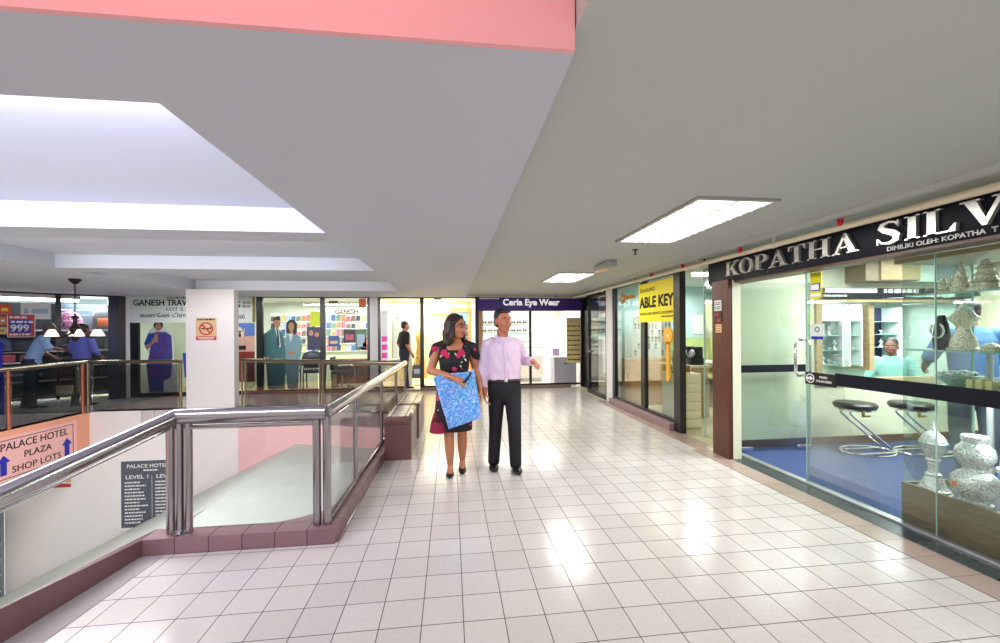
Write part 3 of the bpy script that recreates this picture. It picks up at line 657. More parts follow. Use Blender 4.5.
for k, (x0, x1, zz, y) in enumerate(((4.68, 5.02, .978, 4.84), (4.68, 5.02, 1.168, 4.84), (4.68, 5.02, 1.358, 4.84), (5.22, 5.30, 1.168, 4.84), (5.78, 6.62, 1.168, 5.46), (5.78, 6.62, 1.358, 5.46))):
    nn = 2 if k == 3 else 5 if k < 3 else 6
    for i in range(nn):
        pr = (CUP, BOWL, STUPA)[(i + k) % 3]; s_ = .62
        lathed('silver_ornament', pr, M_silver, ['tiny silver ornament on the lowest lit shelf behind the hatch', 'tiny silver ornament on the second lit shelf behind the hatch', 'tiny silver ornament on the third lit shelf behind the hatch', 'tiny silver ornament on the narrow pale shelves', 'tiny silver ornament on the second shelf of the navy unit', 'tiny silver ornament on the third shelf of the navy unit'][k], 'ornament', (x0 + (x1 - x0) * i / (nn - 1), y, zz), 'ornaments on office shelf row %d' % (k + 1), s_)
lathed('silver_pagoda', STUPA, M_silver, 'white silver pagoda on the top shelf against the navy back', 'ornament', (6.05, 5.46, 1.548), None, .9)
t = thing('jewellery_bust', 'black velvet necklace bust with a silver chain on the glass shelf', 'jewellery bust', (3.56, 2.585, 1.296))
B('bust', MB().loft([(3.56, 2.585, 1.296, .05, .034), (3.56, 2.585, 1.36, .06, .04), (3.56, 2.585, 1.47, .045, .03), (3.56, 2.585, 1.54, .018, .018)], 16), M_blackm, t)
B('chain', MB().tube([(3.505 + .004 * math.cos(a), 2.575 + .042 * math.sin(a), 1.43 - .055 * math.cos(a)) for a in [i * .52 - 2.6 for i in range(11)]], .007, 8), M_silver, t, label='silver bead chain')
# counter inside the shop
t = thing('shop_counter', 'glass topped wooden counter inside the silver shop behind the showcase', 'counter', (4.65, 1.7, 0))
B('body', MB().box(4.45, 4.85, .9, 2.5, .003, .66), M_tan, t); B('top_rail', MB().box(4.43, 4.87, .88, 2.52, .66, .74, .006), M_darkwood, t)
B('glass_case', MB().box(4.45, 4.85, .9, 2.5, .742, .96), M_gglass, t, False); B('glass_top', MB().box(4.43, 4.87, .88, 2.52, .961, .975), M_shelf, t)
# stools
M_seat = mat('black_vinyl', (34, 38, 42), .3, noise=.08)
def stool(x, y, rz, label):
    t = thing('bar_stool', label, 'stool', (0, 0, 0), 'round black stools on the blue carpet')
    B('seat', MB().lathe((-.16, 0, .53), [(0, 0), (.19, 0), (.205, .015), (.205, .04), (.185, .06), (0, .068)], 32), M_seat, t)
    B('seat_ring', MB().lathe((-.16, 0, .505), [(.17, 0), (.195, .003), (.195, .022), (.17, .025)], 28), M_chrome, t)
    base = [(.30 * math.cos(a), .21 * math.sin(a), .016) for a in [2 * math.pi * i / 28 for i in range(28)]]
    B('base_ring', MB().tube(base, .0125, 8, closed=True), M_chrome, t)
    B('base_bar', MB().cyl((.25, .1, .016), (-.25, .1, .016), .01).cyl((.25, -.1, .016), (-.25, -.1, .016), .01), M_chrome, t)
    for s_ in (-1, 1):
        B('leg', MB().tube([(.22, s_ * .06, .018), (.24, s_ * .06, .03), (.22, s_ * .06, .07), (-.24, s_ * .06, .43), (-.285, s_ * .06, .47), (-.28, s_ * .06, .51), (-.22, s_ * .06, .515), (-.02, s_ * .06, .512)], .0115, 10), M_chrome, t)
    B('seat_bracket', MB().box(-.16, -.02, -.05, .05, .49, .507).box(-.06, -.04, -.012, .012, .42, .49).box(-.06, .04, -.01, .01, .41, .43), mat('brass_bracket', (170, 140, 40), .3, .8), t, label='brass coloured bracket')
    t.location = (x, y, .003); t.rotation_euler = (0, 0, rz)
stool(4.80, 4.22, 0, 'round black stool with chrome ring base, nearest the open glass door')
stool(5.42, 4.12, 0, 'second round black stool, half hidden by the showcase glass')
# ---------------------------------------------------------------- corner showcase
t = thing('showcase', 'glass corner showcase with brown wooden plinth at the right edge', 'showcase', (3.6, 2.0, 0))
B('plinth', MB().box(3.345, 3.95, .7, 2.66, .003, .25), M_taupe, t)
B('front_board', MB().box(3.335, 3.36, .7, 2.68, .02, .302), M_taupe, t)
B('side_board', MB().box(3.36, 3.97, 2.66, 2.68, .02, .302), M_taupe, t)
B('display_floor', MB().box(3.362, 3.95, .7, 2.655, .25, .258), mat('dark_base_cloth', (46, 52, 62), .7), t)
B('side_glass', MB().box(3.34, 3.95, 2.664, 2.67, .302, 1.965), M_gglass, t, False)
B('glass_edge', MB().box(3.945, 3.953, 2.662, 2.672, .302, 1.965), M_edge, t, False)
B('top_panel', MB().box(3.335, 4.0, .7, 2.72, 1.93, 1.965), M_tan, t)
for z in (1.03, 1.295, 1.69): B('shelf', MB().box(3.345, 3.85 if z > 1.1 else 3.95, .7, 2.655, z - .012, z), M_shelf, t)
for y in (2.42, 1.3):
    for z0, z1 in ((1.03, 1.283), (.258, 1.018)): B('support_post', MB().cyl((3.72, y, z0), (3.72, y, z1), .018), M_alu, t)
URN1 = [(0, 0), (.108, 0), (.108, .012), (.095, .022), (.098, .035), (.08, .05), (.07, .08), (.058, .11), (.045, .135), (.05, .15), (.034, .165), (.028, .2), (.034, .23), (.03, .245), (.045, .26), (.038, .275), (.058, .31), (.07, .34), (.074, .365), (.077, .38), (.084, .39), (.078, .405), (.07, .425), (.06, .445), (.045, .462), (.032, .475), (.02, .485), (.016, .51), (.009, .53), (0, .565)]
t = lathed('silver_urn', URN1, M_silver, 'tall slender embossed silver vessel with pointed lid on the showcase plinth', 'urn', (3.44, 2.555, .258), None, .93)
URN2 = [(0, 0), (.11, 0), (.112, .02), (.09, .03), (.088, .045), (.14, .09), (.16, .14), (.15, .185), (.115, .215), (.08, .23), (.075, .25), (.1, .275), (.125, .31), (.13, .345), (.118, .385), (.09, .405), (.08, .42), (.086, .44), (.09, .46), (.08, .468), (0, .472)]
t = lathed('silver_urn', [(r * .76, z) for r, z in URN2], M_silver, 'large bulbous two-tiered embossed silver urn in the lower showcase', 'urn', (3.48, 2.345, .258))
B('orange_tag', MB().box(3.355, 3.358, 2.36, 2.385, .385, .415), mat('orange_tag', (250, 130, 50), .5), t, False)
URN3 = [(0, 0), (.12, 0), (.12, .015), (.1, .03), (.05, .07), (.03, .12), (.035, .16), (.06, .2), (.07, .24), (.06, .28), (.09, .31), (.115, .32), (.105, .34), (.04, .36), (0, .37)]
lathed('silver_urn', URN3, M_silver, 'silver footed dish stand at the right edge beside the bulbous urn', 'urn', (3.46, 2.115, .258), None, .9)
lathed('silver_urn', URN1, M_silver, 'tall silver vessel standing at the back behind the bulbous urn', 'urn', (3.8, 2.0, .258), None, .9)
# middle tier
t = thing('pierced_bowl', 'heap-like pierced silver bowl on the showcase middle tier', 'bowl', (3.6, 2.52, 1.03))
B('bowl', MB().lathe((3.58, 2.5, 1.03), [(0, 0), (.05, 0), (.06, .015), (.11, .05), (.125, .085), (.118, .088), (.0, .03)], 26), M_silver, t)
for k in range(9):
    a = k * 2.4; r = .03 + .008 * k; B('rosette', MB().ell((3.58 + r * math.cos(a), 2.5 + r * math.sin(a), 1.115 + .01 * R.random()), (.032, .032, .02), None, 10), M_silver, t)
for k in range(3): one('gift_box', MB().box(3.44, 3.52, 2.33 - k * .05, 2.365 - k * .05, 1.03, 1.10 + .01 * (k % 2), .003), mat('cream_box', (236, 226, 170), .5), ['cream gift box beside the pierced bowl', 'middle one of three cream gift boxes on the middle tier', 'third cream gift box, nearest the black case'][k], 'box', 'cream gift boxes on the middle tier')
one('jewel_case', MB().box(3.5, 3.6, 2.17, 2.25, 1.03, 1.075, .008), M_blackm, 'small black jewel case on the showcase middle tier', 'case')
mb = MB(); n = 10
for i in range(n):
    for j in range(n):
        f = lambda a, b: (3.36 + .4 * a / n, 1.72 + .44 * b / n, 1.05 + .06 * a / n + .008 * math.sin(a * 1.7) * math.sin(b * 1.3))
        P = [f(i, j), f(i + 1, j), f(i + 1, j + 1), f(i, j + 1)]
        mb.prism(P, [(x, y, z - .012) for x, y, z in P])
one('folded_cloth', mb, mat('white_cloth', (240, 236, 230), .8, noise=.03), 'white cloth laid over the showcase middle tier at the right edge', 'cloth')
# gilt hourglass vessel and neighbours on the glass shelf
VASE = [(0, 0), (.082, 0), (.084, .012), (.07, .022), (.068, .05), (.06, .08), (.046, .115), (.035, .14), (.034, .155), (.045, .175), (.062, .195), (.076, .212), (.08, .222), (.07, .232), (.055, .25), (.04, .272), (.038, .285), (.028, .295), (.018, .31), (.016, .322), (.006, .33), (0, .345)]
lathed('silver_vase', VASE, M_gilt, 'gold tinted silver vessel with a waisted body on the glass shelf', 'vase', (3.5, 2.415, 1.295))
for k, y in enumerate((2.27, 2.17)): lathed('gilt_box', [(0, 0), (.045, 0), (.048, .03), (.03, .045), (.01, .05), (0, .06)], M_gilt, ['small round gilt box just right of the waisted vessel', 'small round gilt box at the right end of the glass shelf'][k], 'box', (3.5, y, 1.295))
# top shelf pieces
TOWER = [(0, 0), (.055, 0), (.055, .05), (.045, .055), (.045, .075), (.036, .08), (.034, .1), (.04, .105), (.028, .115), (.022, .15), (.03, .155), (.014, .165), (.012, .2), (.02, .205), (.006, .215), (0, .22)]
PAG = [(0, 0), (.09, 0), (.085, .025), (.06, .03), (.055, .055), (.075, .062), (.05, .08), (.045, .1), (.062, .107), (.04, .125), (.036, .142), (.05, .15), (.03, .17), (.02, .19), (.03, .2), (0, .21)]
lathed('silver_tower', TOWER, M_gilt, 'slim gilt tower ornament on the top showcase shelf', 'ornament', (3.52, 2.44, 1.69))
lathed('silver_tower', TOWER, M_gilt, 'shorter gilt tower ornament left of the slim one on the top shelf', 'ornament', (3.6, 2.60, 1.69), None, .7)
lathed('silver_pagoda', PAG, M_gilt, 'broad tiered gilt pagoda on the top showcase shelf', 'ornament', (3.5, 2.295, 1.69))
def deer(x, y, z, label, s=1.0):
    t = thing('deer_figurine', label, 'figurine', (x, y, z))
    mb = MB().ell((x, y, z + .045 * s), (.016 * s, .035 * s, .018 * s), None, 10).cap((x, y - .03 * s, z + .05 * s), (x, y - .045 * s, z + .085 * s), .01 * s, .007 * s).ell((x, y - .052 * s, z + .09 * s), (.008 * s, .016 * s, .009 * s), None, 8)
    for a in (-1, 1):
        for b in (-1, 1): mb.cap((x + a * .01 * s, y + b * .025 * s, z + .04 * s), (x + a * .01 * s, y + b * .027 * s, z + .004), .006 * s, .004 * s, 6)
    mb.cap((x, y + .034 * s, z + .05 * s), (x, y + .045 * s, z + .042 * s), .005 * s, .003 * s, 6)
    B('body', mb, M_gilt, t)
    for a in (-1, 1): B('antler', MB().tube([(x + a * .004, y - .048 * s, z + .096 * s), (x + a * .018 * s, y - .04 * s, z + .115 * s), (x + a * .014 * s, y - .05 * s, z + .13 * s)], .0025, 6), M_gilt, t)
deer(3.52, 2.55, 1.69, 'gilt deer figurine beside the towers on the top shelf')
deer(3.62, 2.49, 1.69, 'smaller gilt deer figurine behind the slim tower', .8)
one('flower_ornament', MB().cyl((3.5, 2.17, 1.69), (3.5, 2.17, 1.78), .006).ell((3.5, 2.17, 1.80), (.03, .03, .022), None, 10).ell((3.48, 2.15, 1.75), (.025, .025, .014), None, 10).ell((3.52, 2.19, 1.74), (.025, .025, .014), None, 10).lathe((3.5, 2.17, 1.69), [(.03, 0), (.03, .01), (.006, .014)], 14), mat('green_gilt', (200, 206, 110), .35, .5), 'greenish gilt flower ornament at the right end of the top shelf', 'ornament')

# ================================================================ KEY SHOP
def frame_bar(t, mb): return B('mullion', mb, M_black, t, False)
t = S('window_4', MB().box(3.196, 3.204, 6.46, 7.74, .12, 2.27), M_gglass)
for y0, y1 in ((7.66, 7.76), (6.42, 6.56)): frame_bar(t, MB().box(3.17, 3.23, y0, y1, .11, 2.28))
frame_bar(t, MB().box(3.17, 3.23, 6.56, 7.66, .11, .15)); frame_bar(t, MB().box(3.17, 3.23, 6.56, 7.66, 2.24, 2.28))
t = S('window_5', MB().box(3.196, 3.204, 5.5, 6.42, .12, 2.27), M_gglass)
frame_bar(t, MB().box(3.15, 3.24, 5.34, 5.5, .0, 2.28)); frame_bar(t, MB().box(3.17, 3.23, 5.5, 6.42, .11, .15)); frame_bar(t, MB().box(3.17, 3.23, 5.5, 6.42, 2.24, 2.28))
t = S('door_2', MB().box(3.30, 3.31, 4.68, 5.02, .03, 2.25), M_gglass)
B('glass_edge', MB().box(3.298, 3.312, 5.015, 5.025, .03, 2.25), M_edge, t, False)
B('floor_hinge', MB().box(3.27, 3.34, 4.66, 4.8, .0, .07, .004), M_black, t)
FK = Fr((3.13, 0, 0), (0, -1, 0))
t = thing('key_shop_sign', 'bright yellow sign board reading ABLE KEY on the key shop window', 'sign', (3.13, 6.0, 1.57))
B('board', MB().fbox(FK, -6.6, -5.46, 1.57, 2.2, -.06, -.03), M_yel, t)
T('EDAI KUNCI', FK, -6.55, -6.05, 2.06, 2.12, M_ink, t, -.03, .003, .01)
T('ABLE KEY', FK, -6.57, -5.5, 1.80, 1.98, M_ink, t, -.03, .004, .035)
T('SUPPLIES AND SERVICE LOCKSMITH', FK, -6.57, -5.5, 1.685, 1.725, M_ink, t, -.03, .003); lines(FK, [(-5.85, -5.5, 1.635, .02)], M_ink, t, -.03, -.028)
def keyshape(F, a, b, s, m, label, flip=False, d0=-.03, d1=0.0):
    t = thing('key_board', label, 'key sign', F.p(a, b, 0)[:])
    n = 24; k = -1 if flip else 1
    q = (lambda x, y: (a + y * s, b + x * s)) if flip else (lambda x, y: (a + x * s, b + y * s))
    B('key_bow', ring(F, a, b, .155 * s, .135 * s, d0, d1, n), m, t, False)
    S_ = [(-.055, -.12), (.055, -.12), (.055, -.2), (.045, -.62), (.06, -.66), (.045, -.7), (.06, -.74), (.04, -.8), (.0, -.86), (-.05, -.82), (-.05, -.2)]
    B('key_blade', MB().fpoly(F, [q(x, y * k) if not flip else (a - y * s, b + x * s) for x, y in S_], d0, d1), m, t, False)
    B('key_hole', MB().fpoly(F, [(a + .03 * s * math.cos(i), b + .03 * s * math.sin(i)) for i in [j * math.pi / 6 for j in range(12)]], d1, d1 + .003), M_paper, t, False)
    return t
M_key = mat('golden_key', (246, 180, 20), .4); M_key2 = mat('brown_key', (160, 104, 30), .5)
keyshape(FK, -5.68, 1.36, .8, M_key, 'big golden key cut-out hanging in the key shop window below the yellow sign', d0=-.05, d1=-.03)
keyshape(FK, -7.28, 2.03, .62, M_key2, 'brown key shaped board lying sideways at the left of the yellow sign', True, -.05, -.035)
t = thing('key_rack', 'pegboard rack full of dark keys in the key shop', 'key rack', (3.9, 7.4, .9))
FKR = Fr((0, 7.6, 0), (1, 0, 0))
B('board', MB().fbox(FKR, 3.5, 4.3, .90, 1.75, 0, .02), mat('pale_pegboard', (190, 200, 190), .6), t)
for i in range(11):
    for j in range(6):
        if R.random() < .12: continue
        a = 3.55 + i * .07; b = 1.68 - j * .13
        B('key', MB().fbox(FKR, a - .012, a + .012, b - .09, b - .03, .02, .03).fpoly(FKR, [(a + .026 * math.cos(q), b + .026 * math.sin(q)) for q in [k * math.pi / 4 for k in range(8)]], .02, .03), (M_brass, M_black, M_alu)[R.randrange(3)], t, False)
t = thing('key_counter', 'light wooden counter inside the key shop behind the window', 'counter', (4.0, 6.6, 0))
B('body', MB().box(3.75, 4.2, 6.25, 6.9, 0, .82), M_tan, t); B('worktop', MB().box(3.7, 4.22, 6.2, 6.95, .82, .86, .006), mat('pale_laminate', (222, 214, 186), .4), t)
for y in (6.36, 6.58, 6.8):
    i = (6.36, 6.58, 6.8).index(y); tt = thing('key_machine', ['dark key cutting machine nearest on the key shop counter', 'dark key cutting machine in the middle of the counter', 'dark key cutting machine at the far end of the counter'][i], 'machine', (4.0, y, .86), 'key cutting machines')
    B('body', MB().box(3.9, 4.15, y - .08, y + .08, .86, .98, .01).box(3.98, 4.12, y - .07, y + .05, .98, 1.16, .012), M_black, tt); B('wheel', MB().cyl((3.93, y - .02, 1.05), (3.97, y - .02, 1.05), .06, n=18), M_alu, tt); B('handle', MB().cyl((3.95, y + .06, .98), (3.9, y + .1, 1.1), .01), M_alu, tt)
t = thing('drawer_cabinet', 'cream filing drawers just inside the key shop entrance', 'drawer cabinet', (3.6, 5.8, 0))
B('body', MB().box(3.27, 3.63, 5.6, 6.05, 0, .80), mat('cream_metal', (226, 218, 190), .45), t)
for k in range(6): B('drawer', MB().box(3.278, 3.622, 5.585, 5.6, .012 + k * .131, .135 + k * .131, .004), mat('cream_drawer', (236, 228, 198), .4), t)
one('carved_post', MB().lathe((3.32, 5.75, .80), [(.0, 0), (.06, 0), (.06, .02), (.03, .04), (.025, .1), (.04, .13), (.035, .3), (.045, .33), (0, .34)], 16), M_darkwood, 'dark carved wooden stand on the cream filing drawers', 'stand')
plate('photo_frame', 'small framed picture on the cream filing drawers', 'picture', Fr((0, 5.7, 0), (1, 0, 0)), 3.40, 3.53, .80, .92, M_paper, .01, extra=lambda t: B('picture', MB().box(3.415, 3.515, 5.686, 5.69, .815, .905), M_key2, t, False))
t = thing('green_desk', 'pale green topped desk at the back of the key shop', 'desk', (4.9, 7.2, 0))
B('front_panel', MB().box(4.3, 5.6, 7.05, 7.1, .0, .8), mat('black_panel', (40, 44, 46), .5), t); B('side_panel', MB().box(5.55, 5.6, 7.1, 7.6, 0, .8), M_blackm, t); B('desk_top', MB().box(4.25, 5.65, 7.0, 7.65, .8, .84, .005), M_paper, t)
B('screen_panel', MB().box(4.3, 5.6, 7.6, 7.64, .84, 1.28), mat('moss_green_panel', (170, 186, 120), .6), t)
t = thing('tube_lamp', 'long lit fluorescent tube under the key shop ceiling by the entrance', 'lamp', (3.9, 5.6, 2.2))
B('housing', MB().box(3.5, 4.4, 5.56, 5.68, 2.28, 2.334), M_whitep, t); B('tube', MB().cyl((3.52, 5.62, 2.25), (4.38, 5.62, 2.25), .028), M_tube, t)
t = thing('key_cabinet', 'orange-brown wooden cabinet under the key rack', 'cabinet', (3.9, 7.5, 0))
B('body', MB().box(3.35, 4.2, 7.45, 7.8, 0, .88), woodmat('orange_oak', (186, 130, 70), (212, 158, 94)), t)
for x in (3.36, 3.78): B('door', MB().box(x, x + .41, 7.43, 7.45, .06, .82, .004), MATS['orange_oak'], t); B('knob', MB().cyl((x + .35, 7.43, .5), (x + .35, 7.405, .5), .012), M_chrome, t)
for i, (x, c) in enumerate(((5.0, 0), (5.45, 2))): plate('wall_calendar', ['pale calendar on the blue key shop wall', 'second paper notice on the blue key shop wall'][i], 'calendar', Fr((0, 7.995, 0), (1, 0, 0)), x, x + .25, 1.35, 1.75, M_paper, .006)
# narrow door beside the key shop
FN = Fr((3.2, 0, 0), (0, -1, 0))
t = S('door_3', MB().fbox(FN, -9.24, -8.12, .06, 2.2, -.004, .004), M_gglass)
for a0, a1, b0, b1 in ((-9.3, -9.2, 0, 2.28), (-8.14, -8.04, 0, 2.28), (-9.2, -8.14, 2.18, 2.28), (-9.2, -8.14, 0, .09)): B('door_frame', MB().fbox(FN, a0, a1, b0, b1, -.03, .03), M_black, t, False)
B('handle', MB().tube([FN.p(-9.12, 1.25, .01), FN.p(-9.12, 1.25, .05), FN.p(-9.12, .95, .05), FN.p(-9.12, .95, .01)], .012), M_chrome, t)
M_img = [mat('poster_ink_%d' % i, c, .5, noise=.25, nscale=9) for i, c in enumerate(((60, 90, 150), (196, 90, 110), (220, 190, 120), (90, 130, 90), (120, 80, 60), (170, 190, 210), (210, 120, 60), (50, 50, 60)))]
for i, (a0, a1, b0, b1) in enumerate(((-9.1, -8.6, 1.75, 2.12), (-8.58, -8.2, 1.8, 2.15), (-9.1, -8.7, 1.35, 1.72), (-8.66, -8.2, 1.3, 1.72))):
    t = plate('door_poster', ['blue poster at the upper left of the narrow black door', 'rose poster at the upper right of the narrow black door', 'straw coloured poster in the left middle of the narrow black door', 'green poster in the right middle of the narrow black door'][i], 'poster', FN, a0, a1, b0, b1, M_img[i], .003, d=-.012)
    B('print', MB().fbox(FN, a0 + .05, a1 - .08, b0 + .08, b1 - .12, -.009, -.008), M_img[(i + 4) % 8], t, False)
S('wall_behind_door', MB().box(4.3, 4.4, 8.1, 10.0, 0, 2.34), mat('warm_backroom_wall', (206, 176, 126), .6))
t = thing('crate_stool', 'dark high-backed chair standing inside the narrow black door', 'chair', (3.6, 8.7, 0))
B('seat', MB().box(3.45, 3.85, 8.5, 8.9, .42, .46, .01), M_blackm, t); B('backrest', MB().box(3.82, 3.86, 8.5, 8.9, .46, .9, .01), M_blackm, t)
for x in (3.47, 3.83):
    for y in (8.52, 8.88): B('leg', MB().cyl((x, y, 0), (x, y, .42), .016), M_blackm, t)
# ================================================================ EYEWEAR SHOP (back wall, right)
t = thing('shop_sign', 'purple shop sign with white words Ceria Eye Wear on the back wall', 'sign', (2.0, 10.1, 1.95))
B('board', MB().fbox(FB, .66, 3.3, 1.935, 2.285, .04, .10, .004), mat('purple_board', (78, 50, 140), .4, noise=.08, nscale=1.5), t)
T('Ceria Eye Wear', FB, 1.28, 2.72, 2.02, 2.235, mat('backlit_letter', (250, 250, 255), .5, emit=.55), t, .10, .012, .03)
lines(FB, [(.70, 1.18, 2.225, .035)], M_paper, t, .10, .103)
for a in (1.36, 2.62): B('sign_bracket', MB().fbox(FB, a - .015, a + .015, 2.275, 2.32, .03, .12), M_black, t, False)
def bars(t, F, L, m=M_black):
    for a0, a1, b0, b1 in L: B('window_frame', MB().fbox(F, a0, a1, b0, b1, -.03, .03), m, t, False)
t = S('window_6', MB().fbox(FB, .68, 1.95, .1, 1.94, -.004, .004), M_glass)
bars(t, FB, [(.60, .68, .0, 2.29), (1.95, 2.01, .07, 1.935), (.68, 1.95, .07, .11)])
t = S('window_7', MB().fbox(FB, 2.01, 3.29, .1, 1.94, -.004, .004), M_glass)
bars(t, FB, [(3.29, 3.36, 0, 2.29), (2.01, 3.29, .07, .11)])
t = S('window_8', MB().fbox(FB, -.66, .60, .1, 2.27, -.004, .004), M_glass)
bars(t, FB, [(-.75, -.66, 0, 2.28), (-.66, .60, .06, .11), (-.66, .6, 2.25, 2.28)])
t = S('door_4', MB().fbox(FB, -1.69, -1.25, .06, 2.24, -.004, .004), M_glass)
bars(t, FB, [(-1.76, -1.69, 0, 2.28), (-1.69, -.75, 2.24, 2.28)], M_black)
# rack of spectacles on the back wall
FE = Fr((0, 13.08, 0), (1, 0, 0))
M_frame = mat('spectacle_frames', (96, 74, 70), .3, noise=.4, nscale=3); M_wood_o = mat('orange_wood', (232, 150, 84), .4)
t = thing('spectacle_shelf', 'lit white wall shelves holding rows of spectacles behind the man', 'display shelf', (1.5, 13.0, 1.3))
B('back_panel', MB().fbox(FE, .75, 2.5, 1.05, 1.85, .01, .03), M_lit, t)
for b in (1.12, 1.38, 1.64): B('shelf', MB().fbox(FE, .75, 2.5, b - .01, b, .03, .12), M_shelf, t)
for r_, b in enumerate((1.38, 1.64)):
    for k in range(9):
        a = .87 + k * .185; mb = MB()
        for q in (-.038, .038): mb.fpoly(FE, [(a + q + .031 * math.cos(i), b + .075 + .04 * math.sin(i)) for i in [z * math.pi / 6 for z in range(12)]], .10, .108)
        mb.fbox(FE, a - .012, a + .012, b + .075, b + .09, .10, .108)
        for q in (-.07, .07): mb.fbox(FE, a + q - .005, a + q + .005, b + .07, b + .085, .03, .108)
        one('spectacles', mb, M_frame, ['dark framed spectacles on the lower row of the lit shelves', 'dark framed spectacles on the upper row of the lit shelves'][r_], 'spectacles', 'spectacles on the %s row' % ['lower', 'upper'][r_])
t = thing('lit_display', 'orange framed display with a blue poster and spectacle shelves behind the woman', 'display shelf', (.2, 12.1, .8))
FY = Fr((0, 12.19, 0), (1, 0, 0))
B('frame', MB().fbox(FY, -.02, .58, 2.0, 2.12, 0, .06).fbox(FY, .50, .58, .3, 2.0, 0, .06), M_wood_o, t)
B('poster', MB().fbox(FY, 0, .5, 1.65, 2.0, 0, .02), mat('sky_blue_poster', (120, 176, 226), .4, noise=.3, nscale=6), t)
B('dark_panel', MB().fbox(FY, 0, .5, .8, 1.65, 0, .02), mat('slate_panel', (110, 124, 146), .5), t)
for b in (.9, 1.08, 1.26, 1.44): B('shelf', MB().fbox(FY, 0, .5, b, b + .012, .02, .1), M_paper, t)
for b in (.912, 1.092, 1.272, 1.452):
    for k in range(4): B('spectacle_case', MB().fbox(FY, .03 + k * .12, .11 + k * .12, b, b + .09, .03, .06, .004), (M_paper, M_frame)[k % 2], t, False)
# counters
t = thing('shop_counter', 'white glass topped counter in the middle of the eyewear shop', 'counter', (2.2, 11.6, 0))
B('body', MB().box(1.7, 2.6, 11.4, 11.9, .1, .72), mat('white_laminate', (236, 232, 226), .3), t); B('plinth', MB().box(1.74, 2.56, 11.45, 11.85, 0, .1), M_alu, t)
B('glass_case', MB().box(1.7, 2.6, 11.4, 11.9, .722, .95), M_glass, t, False); B('top', MB().box(1.68, 2.62, 11.38, 11.92, .951, .975), M_shelf, t)
t = thing('low_cabinet', 'grey lilac low cabinet under the hanging chart in the eyewear shop', 'cabinet', (2.95, 10.8, 0))
B('body', MB().box(2.7, 3.3, 10.55, 11.0, .0, .72), mat('lilac_grey', (188, 186, 206), .4), t); B('top', MB().box(2.68, 3.32, 10.53, 11.02, .72, .745), M_paper, t); B('handle', MB().box(2.95, 3.05, 10.535, 10.55, .55, .57), M_chrome, t)
t = thing('small_display', 'purple and white tabletop display standing on the lilac cabinet', 'display', (2.75, 10.75, .745))
B('base', MB().box(2.7, 2.9, 10.7, 10.82, .745, .77, .004), M_paper, t); B('panel', MB().box(2.71, 2.89, 10.75, 10.765, .77, .95), mat('lilac_card', (190, 160, 226), .5), t)
# sunglasses chart hanging at the right
FCH = Fr((0, 10.02, 0), (1, 0, 0))
t = thing('sunglasses_chart', 'yellow hanging card with rows of sunglasses in front of the eyewear shop', 'display card', (3.08, 10.0, .7))
B('board', MB().fbox(FCH, 2.88, 3.24, .62, 1.76, 0, .02, .004), mat('straw_card', (226, 206, 140), .5, noise=.04), t)
B('header', MB().fbox(FCH, 2.94, 3.18, 1.62, 1.73, .02, .023), mat('sand_card', (206, 190, 150), .5), t)
B('hook', MB().tube([FCH.p(3.02, 1.76, .01), FCH.p(3.02, 1.80, .01), FCH.p(3.03, 1.83, .0)], .006, 8), M_chrome, t)
for j in range(8):
    for i in range(4):
        a = 2.935 + i * .085; b = 1.55 - j * .12; mb = MB()
        for q in (-.018, .018): mb.fpoly(FCH, [(a + q + .021 * math.cos(k), b + .018 * math.sin(k)) for k in [z * math.pi / 4 for z in range(8)]], .02, .026)
        mb.fbox(FCH, a - .006, a + .006, b + .002, b + .007, .02, .026)
        one('sunglasses', mb, (M_black, M_frame, M_img[4])[(i + j) % 3], 'tiny sunglasses clipped on the yellow hanging card', 'sunglasses', 'sunglasses on the yellow card')

# ================================================================ BRIGHT SHOP (back wall, middle)
t = thing('wall_partition', 'white partition panel inside the bright shop, left of the man in black', 'partition', (-1.5, 11.2, 0))
B('panel', MB().box(-1.55, -1.05, 11.2, 11.24, 0, 2.0), M_lit, t); B('edge_strip', MB().box(-1.58, -1.55, 11.19, 11.25, 0, 2.1), M_alu, t)
t = plate('pink_poster', 'white glass strip with pink lettering at the left of the bright shop door', 'poster', FB, -1.68, -1.52, .55, 1.95, M_paper, .003, d=.005)
for b in (.62, .80, 1.0, 1.2): B('pink_print', MB().fbox(FB, -1.665, -1.54, b, b + .13, .008, .010), mat('magenta_ink', (236, 60, 170), .5), t, False)
t = thing('wall_fan', 'small white wall fan high on the left in the bright shop', 'fan', (-1.45, 11.1, 1.85))
B('cage', ring(Fr((0, 11.08, 0), (1, 0, 0)), -1.40, 1.82, .11, .012, 0, .05), M_whitep, t); B('motor', MB().cyl((-1.40, 11.06, 1.82), (-1.40, 11.19, 1.82), .035), M_alu, t)
for k in range(3):
    a = k * 2.1; B('blade', MB().box(-.025, .025, -.004, .004, .03, .095), M_alu, t) if False else B('blade', MB().prism([(-1.40 + r * math.cos(a + q), 11.06, 1.82 + r * math.sin(a + q)) for r, q in ((.03, -.4), (.095, -.35), (.095, .35), (.03, .4))], [(-1.40 + r * math.cos(a + q), 11.066, 1.82 + r * math.sin(a + q)) for r, q in ((.03, -.4), (.095, -.35), (.095, .35), (.03, .4))]), M_alu, t)
t = thing('cafe_table', 'small white round table with chrome leg in the bright shop doorway', 'table', (-1.3, 10.7, 0))
B('tabletop', MB().lathe((-1.42, 10.95, .70), [(0, 0), (.24, 0), (.245, .012), (.24, .025), (0, .025)], 24), M_paper, t); B('leg', MB().cyl((-1.42, 10.95, .02), (-1.42, 10.95, .70), .025), M_chrome, t); B('foot', MB().lathe((-1.42, 10.95, 0), [(.2, 0), (.2, .012), (.03, .03)], 20), M_chrome, t)
